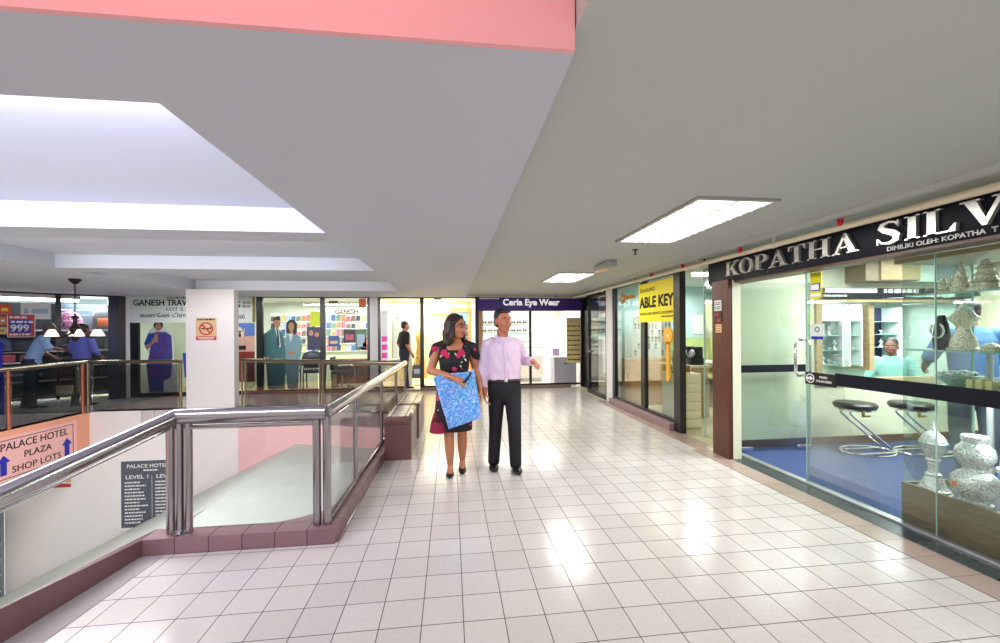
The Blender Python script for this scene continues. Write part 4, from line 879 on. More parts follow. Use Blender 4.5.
t = thing('dress_form', 'yellowish dress form with a pale lamp shade head right of the man in black', 'mannequin', (-.85, 11.2, 0))
M_mann = mat('golden_fabric', (232, 190, 96), .6, noise=.15, nscale=12)
B('torso', MB().loft([(-.83, 11.2, .72, .05, .05), (-.83, 11.2, .85, .12, .09), (-.83, 11.2, 1.05, .09, .07), (-.83, 11.2, 1.25, .13, .09), (-.83, 11.2, 1.36, .12, .07), (-.83, 11.2, 1.42, .04, .04), (-.83, 11.2, 1.5, .035, .035)], 20), M_mann, t)
B('skirt', MB().lathe((-.83, 11.2, .2), [(0, 0), (.2, 0), (.16, .3), (.11, .6), (0, .62)], 20), M_mann, t); B('stand', MB().cyl((-.83, 11.2, 0), (-.83, 11.2, .2), .02), M_chrome, t); B('base', MB().lathe((-.83, 11.2, 0), [(.16, 0), (.16, .012), (.02, .03)], 20), M_chrome, t)
t = thing('air_conditioner', 'white air conditioner high on the yellow back wall', 'air conditioner', (-.3, 12.1, 1.95))
B('body', MB().fbox(FY, -.62, -.05, 1.95, 2.18, 0, .18, .02), M_whitep, t); B('vent', MB().fbox(FY, -.58, -.09, 1.96, 1.985, .18, .184), M_alu, t)
plate('wall_logo', 'pale blue oval sign on the bright shop wall beside the woman', 'sign', FY, -.5, -.12, 1.45, 1.72, mat('pale_blue_card', (216, 224, 240), .5), .01)
t = thing('tube_lamp', 'small dark spotlight on the bright shop ceiling', 'lamp', (-.35, 11.0, 2.25)); B('housing', MB().box(-.45, -.25, 10.95, 11.05, 2.27, 2.334), M_blackm, t); B('tube', MB().cyl((-.44, 11.0, 2.26), (-.26, 11.0, 2.26), .014), M_tube, t)

# ================================================================ TRAVEL SHOP (back wall, left of centre)
t = thing('agency_sign', 'white travel agency sign board lettered GANESH TRAV, partly behind the white column', 'sign', (-6, 10.1, 1.7))
B('board', MB().fbox(FB, -7.16, -4.52, 1.68, 2.285, .02, .05), mat('off_white_board', (222, 230, 224), .5), t)
T('GANESH TRAV', FB, -7.08, -5.97, 2.06, 2.20, M_ink, t, .05, .01, .012); T('AGENSI PEL', FB, -6.42, -5.97, 2.22, 2.265, mat('maroon_ink', (110, 50, 60), .5), t, .05, .004, .012)
T('LOT 2.3', FB, -6.40, -5.97, 1.95, 2.02, M_ink, t, .05, .004); T('S', FB, -4.95, -4.83, 2.02, 2.16, M_ink, t, .05, .004, .02)
T('SDN', FB, -4.78, -4.6, 2.10, 2.16, MATS['maroon_ink'], t, .05, .004, .01); T('BHD', FB, -4.78, -4.6, 2.02, 2.08, MATS['maroon_ink'], t, .05, .004, .01)
T('\u0b95\u0ba3\u0bc7\u0bb7\u0bcd \u0b9f\u0bbf\u0bb0\u0bbe', FB, -6.95, -5.97, 1.77, 1.90, M_ink, t, .05, .004, .012); T('\u0bb5\u0bb2\u0bcd', FB, -4.96, -4.74, 1.76, 1.88, M_ink, t, .05, .004, .012)
t = S('window_9', MB().fbox(FB, -7.0, -4.5, .08, 1.66, -.004, .004), M_glass)
bars(t, FB, [(-7.17, -7.0, 0, 1.68), (-7.0, -4.5, 0, .09)])
t = S('window_10', MB().fbox(FB, -4.36, -3.08, .08, 2.27, -.004, .004), M_glass)
bars(t, FB, [(-4.5, -4.36, 0, 2.29), (-3.08, -2.97, 0, 2.29), (-4.36, -3.08, .0, .09), (-4.36, -3.08, 2.25, 2.29)])
t = S('window_11', MB().fbox(FB, -2.97, -2.0, .08, 2.27, -.004, .004), M_glass)
bars(t, FB, [(-2.0, -1.93, 0, 2.29), (-2.97, -2.0, 0, .09), (-2.97, -2.0, 2.25, 2.29)])
M_skin = mat('printed_skin', (196, 140, 108), .6); M_hairp = mat('printed_hair', (30, 22, 22), .6); M_teal = mat('teal_cloth_print', (60, 124, 132), .6, noise=.15, nscale=7); M_teal2 = mat('pale_teal_print', (130, 170, 180), .6, noise=.2, nscale=12)
def oval(F, a, b, ra, rb, d0, d1, mb=None, n=14): return (mb or MB()).fpoly(F, [(a + ra * math.cos(2 * math.pi * i / n), b + rb * math.sin(2 * math.pi * i / n)) for i in range(n)], d0, d1)
# Taj style poster -> plain domed building poster
t = plate('travel_poster', 'tall travel poster with a white domed building under a blue sky, next to the column', 'poster', FB, -4.98, -4.53, .3, 1.66, mat('poster_sky', (92, 126, 206), .5, noise=.15, nscale=3), .004, d=.045)
B('ground_print', MB().fbox(FB, -4.98, -4.53, 1.0, 1.36, .049, .050), mat('peach_print', (226, 178, 160), .6, noise=.15, nscale=6), t, False)
mb = MB().fbox(FB, -4.97, -4.74, 1.34, 1.48, .050, .051); oval(FB, -4.86, 1.50, .06, .07, .050, .051, mb); mb.fbox(FB, -4.97, -4.955, 1.34, 1.54, .050, .051).fbox(FB, -4.755, -4.74, 1.34, 1.54, .050, .051)
B('building_print', mb, mat('pale_building_print', (246, 226, 200), .6), t, False)
B('dark_print', MB().fbox(FB, -4.96, -4.72, 1.04, 1.14, .050, .051).fbox(FB, -4.9, -4.82, 1.34, 1.42, .051, .052), M_hairp, t, False)
B('red_base', MB().fbox(FB, -4.98, -4.53, .3, 1.0, .049, .0505), mat('brick_red_print', (140, 50, 44), .6), t, False)
plate('olive_strip', 'narrow olive strip beside the black window post', 'sign', FB, -4.57, -4.51, 1.68, 2.28, mat('olive_strip', (130, 124, 40), .5), .004, d=.051)
# life size printed couple on the glass
def printed(name, label, F, parts, loc):
    t = thing(name, label, 'cardboard cutout', loc)
    for i, (nm, pts, m) in enumerate(parts): B(nm, MB().fpoly(F, pts, .012 * (1) + .0015 * i, .012 + .0015 * (i + 1)) if i else MB().fpoly(F, pts, 0, .012), m, t, False)
    return t
FQ = Fr((0, 10.24, 0), (1, 0, 0))
def P_(cx, b0, pts): return [(cx + a, b0 + b) for a, b in pts]
def ov(a, b, ra, rb, n=14): return [(a + ra * math.cos(2 * math.pi * i / n), b + rb * math.sin(2 * math.pi * i / n)) for i in range(n)]
printed('printed_man', 'life-size printed cutout of a man in a teal suit behind the travel shop glass', FQ, [
    ('suit', [(-4.30, .1), (-4.34, .75), (-4.40, .95), (-4.38, 1.40), (-4.26, 1.50), (-4.14, 1.56), (-4.06, 1.50), (-3.96, 1.44), (-3.90, 1.0), (-3.92, .1)], M_teal),
    ('shirt', [(-4.13, 1.54), (-4.05, 1.54), (-4.0, 1.1), (-4.04, 1.08)], M_paper), ('face', ov(-4.08, 1.66, .075, .105), M_skin), ('neck', [(-4.12, 1.58), (-4.04, 1.58), (-4.06, 1.5), (-4.10, 1.5)], M_skin),
    ('hair', [(-4.17, 1.66), (-4.165, 1.76), (-4.10, 1.81), (-4.02, 1.79), (-3.995, 1.70), (-4.02, 1.73), (-4.13, 1.74)], M_hairp), ('tie', [(-4.085, 1.52), (-4.06, 1.52), (-4.03, 1.15), (-4.06, 1.1), (-4.08, 1.15)], M_hairp), ('hand', ov(-4.30, .82, .04, .06), M_skin)], (-4.15, 10.24, .1))
printed('printed_woman', 'life-size printed cutout of a woman in a pale teal jacket beside the printed man', FQ, [
    ('jacket', [(-3.86, .1), (-3.92, .7), (-3.90, 1.32), (-3.80, 1.42), (-3.68, 1.42), (-3.56, 1.33), (-3.52, 1.1), (-3.60, .7), (-3.62, .1)], M_teal2),
    ('hair', [(-3.88, 1.42), (-3.88, 1.66), (-3.80, 1.74), (-3.70, 1.73), (-3.63, 1.64), (-3.64, 1.42), (-3.72, 1.38)], M_hairp), ('face', ov(-3.765, 1.58, .065, .095), M_skin), ('neck', [(-3.80, 1.5), (-3.73, 1.5), (-3.72, 1.38), (-3.79, 1.38)], M_skin), ('blouse', [(-3.83, 1.41), (-3.72, 1.40), (-3.78, 1.2)], M_paper), ('hands', ov(-3.76, .95, .09, .05), M_skin)], (-3.75, 10.24, .1))
plate('green_notice', 'bright yellow-green sheet stuck on the travel shop glass', 'notice', FB, -3.31, -3.09, 1.58, 1.92, mat('lime_paper', (206, 226, 20), .5), .003, d=.005)
t = plate('travel_poster', 'dark poster with two smiling people under the yellow-green sheet', 'poster', FB, -3.38, -3.08, 1.02, 1.56, mat('dark_poster', (56, 54, 84), .5, noise=.3, nscale=9), .003, d=.005)
B('face_print', oval(FB, -3.29, 1.42, .05, .07, .008, .009, oval(FB, -3.16, 1.38, .05, .06, .008, .009)), M_skin, t, False)
plate('orange_notice', 'small orange notice in the top right corner of the travel shop window', 'notice', FB, -2.19, -2.03, 2.02, 2.24, mat('orange_card', (206, 84, 30), .5), .003, d=.005)
plate('black_label', 'small black label high on the right travel shop pane', 'notice', FB, -2.88, -2.68, 2.13, 2.18, M_black, .003, d=.005)
t = thing('window_lettering', 'red lettering GANESH on the right travel shop pane', 'sign', (-2.5, 10.14, 1.8)); T('GANESH', FB, -2.74, -2.22, 1.86, 1.98, mat('dark_red_ink', (150, 36, 44), .5), t, .006, .004, .02); T('TRAVELS', FB, -2.6, -2.25, 1.68, 1.73, MATS['dark_red_ink'], t, .006, .004, .01)
# leaflet rack: countable leaflets
FT = Fr((0, 12.59, 0), (1, 0, 0))
t = thing('leaflet_rack', 'pale wall rack of travel leaflets at the back of the travel shop', 'rack', (-3, 12.5, .8))
B('back_panel', MB().fbox(FT, -5.2, -2.0, .85, 2.0, 0, .02), M_lit, t)
for b in (.88, 1.10, 1.32, 1.54, 1.76): B('ledge', MB().fbox(FT, -5.2, -2.0, b - .015, b, .02, .10), M_paper, t)
names = ['blue', 'rose', 'straw', 'green', 'brown', 'pale blue', 'orange', 'dark grey']
for r_, b in enumerate((.88, 1.10, 1.32, 1.54, 1.76)):
    for k in range(22):
        a = -5.17 + k * .14; m = M_img[(k * 3 + r_ * 5) % 8]
        h = R.uniform(.13, .19); mb = MB().hexa([FT.p(a, b, .085), FT.p(a + .11, b, .085), FT.p(a + .11, b, .09), FT.p(a, b, .09), FT.p(a, b + h, .04), FT.p(a + .11, b + h, .04), FT.p(a + .11, b + h, .045), FT.p(a, b + h, .045)])
        one('leaflet', mb, m, '%s travel leaflet on the %s ledge of the back rack' % (names[(k * 3 + r_ * 5) % 8], ['lowest', 'second', 'middle', 'fourth', 'top'][r_]), 'leaflet', 'leaflets on the %s ledge, %s' % (['lowest', 'second', 'middle', 'fourth', 'top'][r_], names[(k * 3 + r_ * 5) % 8]), False)
for i, (a0, a1, b0, b1, m) in enumerate(((-2.55, -2.28, 1.18, 1.5, 7), (-2.28, -2.02, 1.02, 1.5, 3), (-2.9, -2.65, 1.1, 1.35, 0), (-2.15, -2.02, 1.0, 1.3, 0))):
    t = plate('glass_poster', ['dark square poster low on the right travel shop pane', 'pale green poster beside the dark square one', 'blue bird-like poster at the left of the right travel pane', 'small blue poster at the right edge of the travel pane'][i], 'poster', FB, a0, a1, b0, b1, M_img[m], .003, d=.005)
    B('print', MB().fbox(FB, a0 + .04, a1 - .04, b0 + .06, b1 - .12, .008, .009), M_img[(m + 2) % 8], t, False)
# desk and chairs
t = thing('reception_desk', 'brown panelled desk behind the right travel shop pane', 'desk', (-2.5, 11.3, 0))
B('front_panel', MB().box(-2.95, -2.05, 11.0, 11.03, .1, .72), woodmat('brown_panel', (122, 84, 60), (146, 104, 76)), t); B('desk_top', MB().box(-3.1, -2.0, 10.98, 11.6, .72, .75, .005), M_tan, t); B('side_panel', MB().box(-3.08, -3.04, 11.0, 11.58, 0, .72), M_tan, t); B('side_panel', MB().box(-2.04, -2.0, 11.0, 11.58, 0, .72), M_tan, t)
one('red_folder', MB().box(-2.75, -2.35, 10.96, 10.978, .55, .72), mat('red_folder', (200, 70, 84), .5), 'pink-red folder hanging on the front of the brown desk', 'folder')
M_vinyl = mat('dark_vinyl', (44, 42, 52), .35, noise=.1)
def office_chair(x, y, rz, label):
    t = thing('office_chair', label, 'chair', (0, 0, 0), 'dark office chairs in the travel shop')
    B('seat', MB().box(-.24, .24, -.24, .24, .42, .5, .035), M_vinyl, t); B('backrest', MB().loft([(0, .25, .55, .16, .03), (0, .25, .62, .24, .04), (0, .26, .8, .26, .04), (0, .27, .93, .2, .035), (0, .27, .97, .1, .02)], 20), M_vinyl, t)
    for s_ in (-1, 1):
        B('leg', MB().tube([(s_ * .22, -.24, 0), (s_ * .23, -.22, .42), (s_ * .25, -.2, .62), (s_ * .25, .1, .64), (s_ * .22, .24, .62)], .014), M_black, t); B('leg', MB().tube([(s_ * .22, .28, 0), (s_ * .22, .25, .45), (s_ * .2, .25, .6)], .014), M_black, t)
    t.location = (x, y, 0); t.rotation_euler = (0, 0, rz); return t
c0 = office_chair(-4.05, 10.75, 3.14, 'round-backed dark chair behind the far railing, nearest the white column')
copy_tree(c0, (-3.44, 10.85, 0), 3.3, 'second dark chair behind the far railing, below the printed woman')
t = thing('swivel_chair', 'dark swivel chair with chrome arm at the right end of the brown desk', 'chair', (-2.6, 10.6, 0))
B('seat', MB().box(-2.95, -2.5, 10.45, 10.85, .40, .47, .03), M_vinyl, t); B('backrest', MB().box(-2.98, -2.9, 10.48, 10.82, .5, .82, .03), M_vinyl, t); B('column', MB().cyl((-2.72, 10.65, .1), (-2.72, 10.65, .4), .025), M_chrome, t)
for k in range(5):
    a = k * 1.257; B('leg', MB().cyl((-2.72, 10.65, .1), (-2.72 + .26 * math.cos(a), 10.65 + .26 * math.sin(a), .06), .018), M_chrome, t); B('castor', MB().ell((-2.72 + .26 * math.cos(a), 10.65 + .26 * math.sin(a), .03), (.03, .03, .03), None, 10), M_black, t)
for y in (10.42, 10.88): B('armrest', MB().tube([(-2.9, y, .45), (-2.7, y, .62), (-2.4, y, .62), (-2.35, y, .4), (-2.5, y, .12)], .014), M_chrome, t)
# standee in blue sari behind the left pane
M_sari = spotmat('sari_print', (84, 70, 160), [((120, 66, 140), 9, .54), ((64, 84, 190), 12, .58)])
M_sari2 = mat('blue_blouse_print', (40, 76, 180), .6)
printed('printed_hostess', 'life-size printed cutout of a greeting woman in a blue and purple sari', FQ, [
    ('outline', [(-6.86, .1), (-6.92, .7), (-6.84, .95), (-6.97, 1.2), (-6.88, 1.45), (-6.74, 1.62), (-6.56, 1.62), (-6.36, 1.4), (-6.34, .8), (-6.2, .1)], M_paper),
    ('sari', [(-6.84, .1), (-6.9, .7), (-6.82, 1.1), (-6.86, 1.40), (-6.7, 1.47), (-6.5, 1.47), (-6.38, 1.38), (-6.36, .9), (-6.40, .42), (-6.55, .35), (-6.55, .1)], M_sari),
    ('sleeve', [(-6.86, 1.44), (-6.95, 1.2), (-6.9, 1.12), (-6.78, 1.2), (-6.74, 1.44)], M_sari2), ('forearm', [(-6.94, 1.14), (-6.9, 1.06), (-6.76, 1.2), (-6.68, 1.36), (-6.72, 1.4), (-6.8, 1.24)], M_skin), ('hands', [(-6.74, 1.22), (-6.66, 1.24), (-6.66, 1.42), (-6.7, 1.44), (-6.74, 1.38)], M_skin),
    ('hair', ov(-6.65, 1.62, .1, .1), M_hairp), ('face', ov(-6.65, 1.58, .07, .09), M_skin), ('hem', [(-6.84, .1), (-6.86, .35), (-6.58, .36), (-6.55, .1)], M_sari2)], (-6.6, 10.24, .1))
for i, (a0, a1, b0, b1, m) in enumerate(((-6.3, -6.05, 1.35, 1.62, 5), (-6.05, -5.75, 1.42, 1.64, 4), (-6.25, -5.9, 1.12, 1.32, 0), (-5.9, -5.62, 1.12, 1.38, 2))):
    t = plate('wall_poster', ['pale blue picture high on the agency wall right of the printed hostess', 'brown picture high on the agency wall near the column', 'blue picture lower on the agency wall', 'straw picture lower on the agency wall near the column'][i], 'poster', Fr((0, 12.59, 0), (1, 0, 0)), a0 * 1.16, a1 * 1.16, b0, b1, M_img[m], .01)
    B('print', MB().fbox(Fr((0, 12.59, 0), (1, 0, 0)), a0 * 1.16 + .06, a1 * 1.16 - .06, b0 + .05, b1 - .06, .01, .012), M_img[(m + 3) % 8], t, False)
one('pale_locker', MB().box(-5.95, -5.3, 11.2, 11.7, 0, 1.68, .01).box(-5.9, -5.35, 11.185, 11.2, .9, 1.62).box(-5.9, -5.35, 11.185, 11.2, .06, .86), M_cream, 'cream tall locker behind the agency glass beside the white column', 'locker')
t = thing('agency_desk', 'dark edged desk behind the agency glass', 'desk', (-6.0, 10.9, 0)); B('desk_top', MB().box(-6.35, -5.3, 10.7, 11.15, .95, .98), M_blackm, t); B('modesty_panel', MB().box(-6.3, -5.35, 11.08, 11.12, .1, .95), M_tan, t); B('side_panel', MB().box(-6.33, -6.29, 10.74, 11.08, 0, .95), M_tan, t)
one('blue_banner', MB().fpoly(FQ, [(-6.12, .98), (-5.62, .98), (-5.68, .5), (-5.9, .38), (-6.08, .42)], .05, .06), mat('royal_blue_print', (30, 80, 200), .6, noise=.1), 'royal blue printed banner below the agency desk', 'banner')
t = plate('no_smoking_sign', 'no smoking notice on the white column', 'sign', Fr((0, 8.384, 0), (1, 0, 0)), -4.80, -4.44, 1.305, 1.73, mat('sand_notice', (206, 176, 130), .5), .008)
FNS = Fr((0, 8.376, 0), (1, 0, 0)); B('red_footer', MB().fbox(FNS, -4.80, -4.44, 1.305, 1.375, 0, .002), M_red, t, False)
lines(FNS, [(-4.77, -4.47, 1.68, .03)], M_ink, t); lines(FNS, [(-4.77, -4.47, 1.345, .014), (-4.74, -4.5, 1.32, .014)], M_paper, t, .002, .003)
B('red_circle', ring(FNS, -4.62, 1.52, .125, .026, 0, .003), M_red, t, False); B('slash', MB().fpoly(FNS, [(-4.70, 1.585), (-4.68, 1.605), (-4.54, 1.455), (-4.56, 1.435)], .003, .004), M_red, t, False); B('cigarette', MB().fbox(FNS, -4.70, -4.56, 1.51, 1.535, .001, .0025).fbox(FNS, -4.55, -4.53, 1.51, 1.56, .001, .0025), M_ink, t, False)

# ================================================================ LUGGAGE SHOP (oblique, far left)
A_ = Vector((-9.9, 7.75, 0)); Bq = Vector((-7.25, 10.1, 0))
FLG = Fr(A_, Bq - A_); LGL = (Bq - A_).length
t = S('window_12', MB().fbox(FLG, 2.56, LGL - .28, .05, 2.2, -.004, .004), M_glass)
bars(t, FLG, [(LGL - .13, LGL, 0, 2.28), (2.48, 2.56, 1.2, 2.28)], M_black)
B('mullion_panel', MB().fbox(FLG, LGL - .28, LGL - .13, .0, 2.28, -.02, .01), mat('dark_blue_panel', (30, 38, 66), .25), t, False)
S('trim_14', MB().fbox(FLG, 0, LGL, 2.24, 2.34, -.1, .05), M_black)
t = thing('tube_lamp', 'long lit tube over the luggage shop front', 'lamp', FLG.p(1.6, 2.15, -.1)[:]); B('housing', MB().fbox(FLG, .6, LGL - .7, 2.17, 2.24, -.2, -.06), M_whitep, t); B('tube', MB().cyl(FLG.p(.62, 2.14, -.12), FLG.p(LGL - .72, 2.14, -.12), .03), M_tube, t)
FLS = Fr(FLG.p(0, 0, -.75), FLG.u)
t = thing('luggage_shelf', 'black shelving with white edges at the back of the luggage shop', 'shelf', FLS.p(2, 0)[:])
B('back_panel', MB().fbox(FLS, .2, LGL + .3, .05, 2.1, -.05, 0), mat('shelf_back', (70, 84, 96), .5, noise=.15), t)
for b in (.12, .45, .75, 1.06, 1.5): B('shelf', MB().fbox(FLS, .2, LGL + .3, b, b + .03, 0, .4), M_alu, t)
for a in (1.2, 2.5): B('upright', MB().fbox(FLS, a, a + .05, .05, 2.1, 0, .4), M_black, t)
def bag(a, b, wd, h, m, m2, label):
    t = thing('travel_bag', label, 'bag', FLS.p(a, b, .2)[:])
    RR = []
    for k in range(9):
        q = k / 8; zz = b + .004 + h * q; s_ = math.sqrt(max(.02, 1 - (2 * q - .85) ** 2 * .75)) if q > .5 else 1
        RR.append([FLS.p(a + wd / 2 * s_ * math.copysign(abs(math.cos(j)) ** .6, math.cos(j)), zz, .2 + .12 * s_ * math.copysign(abs(math.sin(j)) ** .6, math.sin(j))) for j in [2 * math.pi * i / 20 for i in range(20)]])
    B('body', MB().rings(RR), m, t); B('pocket', MB().fbox(FLS, a - wd * .28, a + wd * .28, b + .06, b + h * .5, .28, .34, .02), m2, t); B('strap', MB().tube([FLS.p(a - .06, b + h, .2), FLS.p(a - .05, b + h + .05, .2), FLS.p(a + .05, b + h + .05, .2), FLS.p(a + .06, b + h, .2)], .01, 8), M_black, t)
M_pkbag = spotmat('pink_print_bag', (206, 120, 170), [((120, 70, 110), 14, .55), ((240, 200, 220), 18, .6)]); M_gbag = mat('grey_bag', (84, 84, 88), .7, noise=.2, nscale=20); M_obag = mat('rust_panel', (206, 100, 50), .6)
bag(2.70, 1.53, .40, .40, M_pkbag, MATS['pink_print_bag'], 'pink patterned bag on the top shelf of the luggage shop'); bag(3.24, 1.53, .42, .5, M_gbag, M_obag, 'dark grey rucksack with a rust pocket on the top shelf'); bag(3.62, 1.53, .34, .42, mat('maroon_bag', (140, 50, 66), .6), M_gbag, 'maroon rucksack at the right of the grey one')
bag(2.72, 1.09, .5, .26, M_blackm, M_gbag, 'low black holdall on the second shelf'); bag(3.42, 1.09, .42, .3, mat('slate_bag', (90, 104, 104), .6), M_gbag, 'slate grey bag on the second shelf'); bag(2.62, .78, .5, .22, M_gbag, M_blackm, 'grey low bag on the third shelf'); bag(3.37, .48, .5, .2, mat('navy_bag', (50, 56, 84), .6), M_gbag, 'navy flat bag on the fourth shelf')
bag(1.85, .15, .5, .26, M_gbag, M_blackm, 'grey bag on the bottom shelf by the shoe box'); bag(1.70, 1.09, .4, .3, mat('steel_blue_bag', (90, 110, 150), .6), M_gbag, 'steel blue bag on the second shelf left of the holdall')
one('shoe_box', MB().hexa([FLG.p(1.5, .2, -.28), FLG.p(1.9, .2, -.28), FLG.p(1.9, .2, -.12), FLG.p(1.5, .2, -.12), FLG.p(1.5, .42, -.28), FLG.p(1.9, .42, -.28), FLG.p(1.9, .42, -.12), FLG.p(1.5, .42, -.12)], .01), M_paper, 'white box low in the luggage shop window', 'box')
FLP = Fr(FLG.p(0, 0, .0), FLG.u)
t = plate('price_sign', 'red and blue price sign reading 999 in the luggage shop', 'sign', FLP, 1.86, 2.20, 1.39, 1.82, M_red, .01, d=.01)
B('white_border', MB().fbox(FLP, 1.85, 2.21, 1.38, 1.39, .01, .022).fbox(FLP, 1.85, 1.86, 1.39, 1.82, .01, .022).fbox(FLP, 2.20, 2.21, 1.39, 1.82, .01, .022), M_paper, t, False)
B('blue_field', MB().fbox(FLP, 1.88, 2.15, 1.47, 1.72, .02, .022), M_blue, t, False); T('999', FLP, 1.89, 2.13, 1.49, 1.63, M_paper, t, .022, .004, .03); lines(FLP, [(1.9, 2.18, 1.66, .04), (1.88, 2.16, 1.42, .03), (1.88, 2.1, 1.75, .04)], M_paper, t, .02, .024)
for i, (a0, a1, b0, b1, m) in enumerate(((1.2, 1.9, 1.82, 2.02, 1), (1.2, 1.62, 1.62, 1.78, 5), (1.62, 1.86, 1.62, 1.78, 6), (1.2, 1.84, 1.44, 1.58, 2), (2.02, 2.42, 1.74, 2.06, 5))):
    t = plate('sale_poster', ['red sale banner at the top left of the luggage shop', 'turquoise leaflet under the red sale banner', 'orange leaflet under the red sale banner', 'straw paper strip left of the 999 sign', 'white poster above the 999 sign'][i], 'poster', Fr(FLG.p(0, 0, -.05), FLG.u), a0, a1, b0, b1, [mat('sale_red', (220, 84, 66), .5), mat('turquoise_leaf', (80, 190, 216), .5), M_img[6], M_img[2], M_paper][i], .004)
    lines(Fr(FLG.p(0, 0, -.046), FLG.u), [(a0 + .04, a1 - .04, b0 + (b1 - b0) * .35, (b1 - b0) * .3)], [M_yel, M_paper, M_paper, M_ink, M_img[5]][i], t)
t = thing('clothes_rail', 'black display rail with white edge across the luggage shop front', 'display rail', FLG.p(1.5, .9, .1)[:])
B('top_bar', MB().fbox(FLG, .6, 2.2, 1.09, 1.12, -.06, .0), M_blackm, t, False); B('white_shelf', MB().fbox(FLG, .6, 2.3, .86, .88, -.35, .0), M_paper, t, False); B('lower_shelf', MB().fbox(FLG, .6, 2.3, .62, .64, -.35, .0), M_alu, t, False)
for a in (.62, 1.4, 2.2): B('upright', MB().fbox(FLG, a, a + .03, 0, 1.12, -.06, -.03), M_blackm, t, False)
for k in range(5): one('folded_garment', MB().fbox(FLG, 1.0 + k * .25, 1.2 + k * .25, .885, 1.03, -.3, -.08, .02), M_img[(0, 7, 5, 1, 4)[k]], ['steel blue', 'charcoal', 'pale blue', 'rose', 'brown'][k] + ' folded garment on the luggage shop front shelf', 'garment', 'folded garments on the front shelf')
one('blue_robe', MB().loft([(-8.08, 8.28, .02, .17, .10), (-8.08, 8.28, .5, .15, .1), (-8.08, 8.28, 1.0, .12, .08), (-8.08, 8.28, 1.3, .14, .08), (-8.08, 8.28, 1.4, .05, .04)], 20), mat('ultramarine_cloth', (30, 40, 170), .7, noise=.15), 'ultramarine robe on a stand cut by the left picture edge', 'garment')

# ================================================================ STAIR WELL SIGNS
FO = Fr((-6.614, 0, 0), (0, 1, 0), (1, 0, 0))
t = thing('direction_sign', 'pink sign PALACE HOTEL PLAZA SHOP LOTS with blue arrows on the salmon wall', 'sign', (-6.6, 7.4, -.4))
B('board', MB().fbox(FO, 6.2, 8.10, -.77, -.09, 0, .008), mat('pale_rose_board', (250, 190, 184), .5, noise=.02), t, False)
mb = MB()
for a0, a1, b0, b1 in ((6.26, 8.03, -.15, -.14), (6.26, 8.03, -.72, -.71), (8.02, 8.03, -.71, -.15), (6.26, 6.27, -.71, -.15)): mb.fbox(FO, a0, a1, b0, b1, .008, .010)
B('border_line', mb, M_ink, t, False)
T('PALACE HOTEL', FO, 6.86, 7.93, -.30, -.185, M_ink, t, .008, .003, .006); T('PLAZA', FO, 7.2, 7.64, -.47, -.37, M_ink, t, .008, .003, .006); T('SHOP LOTS', FO, 7.02, 7.80, -.66, -.56, M_ink, t, .008, .003, .006)
for a in (6.9, 7.91): B('arrow', MB().fpoly(FO, [(a - .045, -.66), (a + .045, -.66), (a + .045, -.47), (a + .095, -.47), (a, -.36), (a - .095, -.47), (a - .045, -.47)], .008, .011), M_blue, t, False)
FWD = Fr((0, 8.37, 0), (1, 0, 0))
t = thing('directory_board', 'dark grey hotel directory board with white print on the well wall below the railing', 'sign', (-5.7, 8.35, -1.5))
B('frame', MB().fbox(FWD, -6.13, -5.0, -2.2, -.86, 0, .02), M_paper, t, False); B('panel', MB().fbox(FWD, -6.08, -5.04, -2.16, -.93, .02, .024), mat('slate_board', (86, 90, 102), .5, noise=.08), t, False)
T('PALACE HOTEL', FWD, -5.98, -5.28, -1.06, -.99, M_paper, t, .024, .003, .012); lines(FWD, [(-5.7, -5.45, -1.12, .025)], M_paper, t, .024, .026)
T('LEVEL 1', FWD, -6.0, -5.62, -1.26, -1.19, M_paper, t, .024, .003, .012); T('LEVEL 2', FWD, -5.48, -5.08, -1.26, -1.19, M_paper, t, .024, .003, .012)
rows = []
for k in range(13):
    rows += [(-6.02, -5.62 - R.random() * .15, -1.34 - k * .062, .026), (-5.5, -5.1 - R.random() * .15, -1.34 - k * .062, .026)]
lines(FWD, rows, M_paper, t, .024, .026); B('divider', MB().fbox(FWD, -5.56, -5.555, -2.1, -1.2, .024, .026), M_paper, t, False)
t = plate('banner', 'red, white and yellow striped banner on the wall below the salmon sign', 'banner', Fr((0, 8.37, 0), (1, 0, 0)), -8.4, -6.92, -1.36, -.88, M_paper, .006, d=.004)
Fb = Fr((0, 8.36, 0), (1, 0, 0)); B('red_stripe', MB().fpoly(Fb, [(-8.4, -1.36), (-6.92, -1.36), (-6.92, -1.30), (-8.4, -1.18)], 0, .002).fpoly(Fb, [(-8.4, -1.0), (-7.2, -1.16), (-7.2, -1.12), (-8.4, -.93)], 0, .002), M_red, t, False); B('gold_stripe', MB().fpoly(Fb, [(-8.4, -1.1), (-6.92, -1.27), (-6.92, -1.22), (-8.4, -1.04)], 0, .002), mat('gold_print', (206, 170, 90), .5), t, False)
t = thing('goods_shelf', 'shelves of colourful goods on the lower level at the left edge', 'shelf', (-8.3, 8.2, -3.5))
B('back_panel', MB().box(-9.4, -8.0, 8.3, 8.36, -3.6, -1.45), mat('grey_shelf_panel', (150, 160, 166), .5), t)
for k in range(7): B('shelf', MB().box(-9.4, -8.0, 8.0, 8.3, -1.75 - k * .28, -1.72 - k * .28), M_paper, t)
for k in range(6):
    for i in range(4): one('boxed_goods', MB().box(-8.12 - i * .16, -8.0 - i * .16, 8.02, 8.2, -1.72 - k * .28 - .28, -1.56 - k * .28 - .28 + .03 * (i % 2), .008), M_img[(k * 3 + i) % 8], 'small %s box on the lower level goods shelf, row %s' % (names[(k * 3 + i) % 8], ['one', 'two', 'three', 'four', 'five', 'six'][k]), 'box', 'boxed goods on lower shelf row %d' % (k + 1))

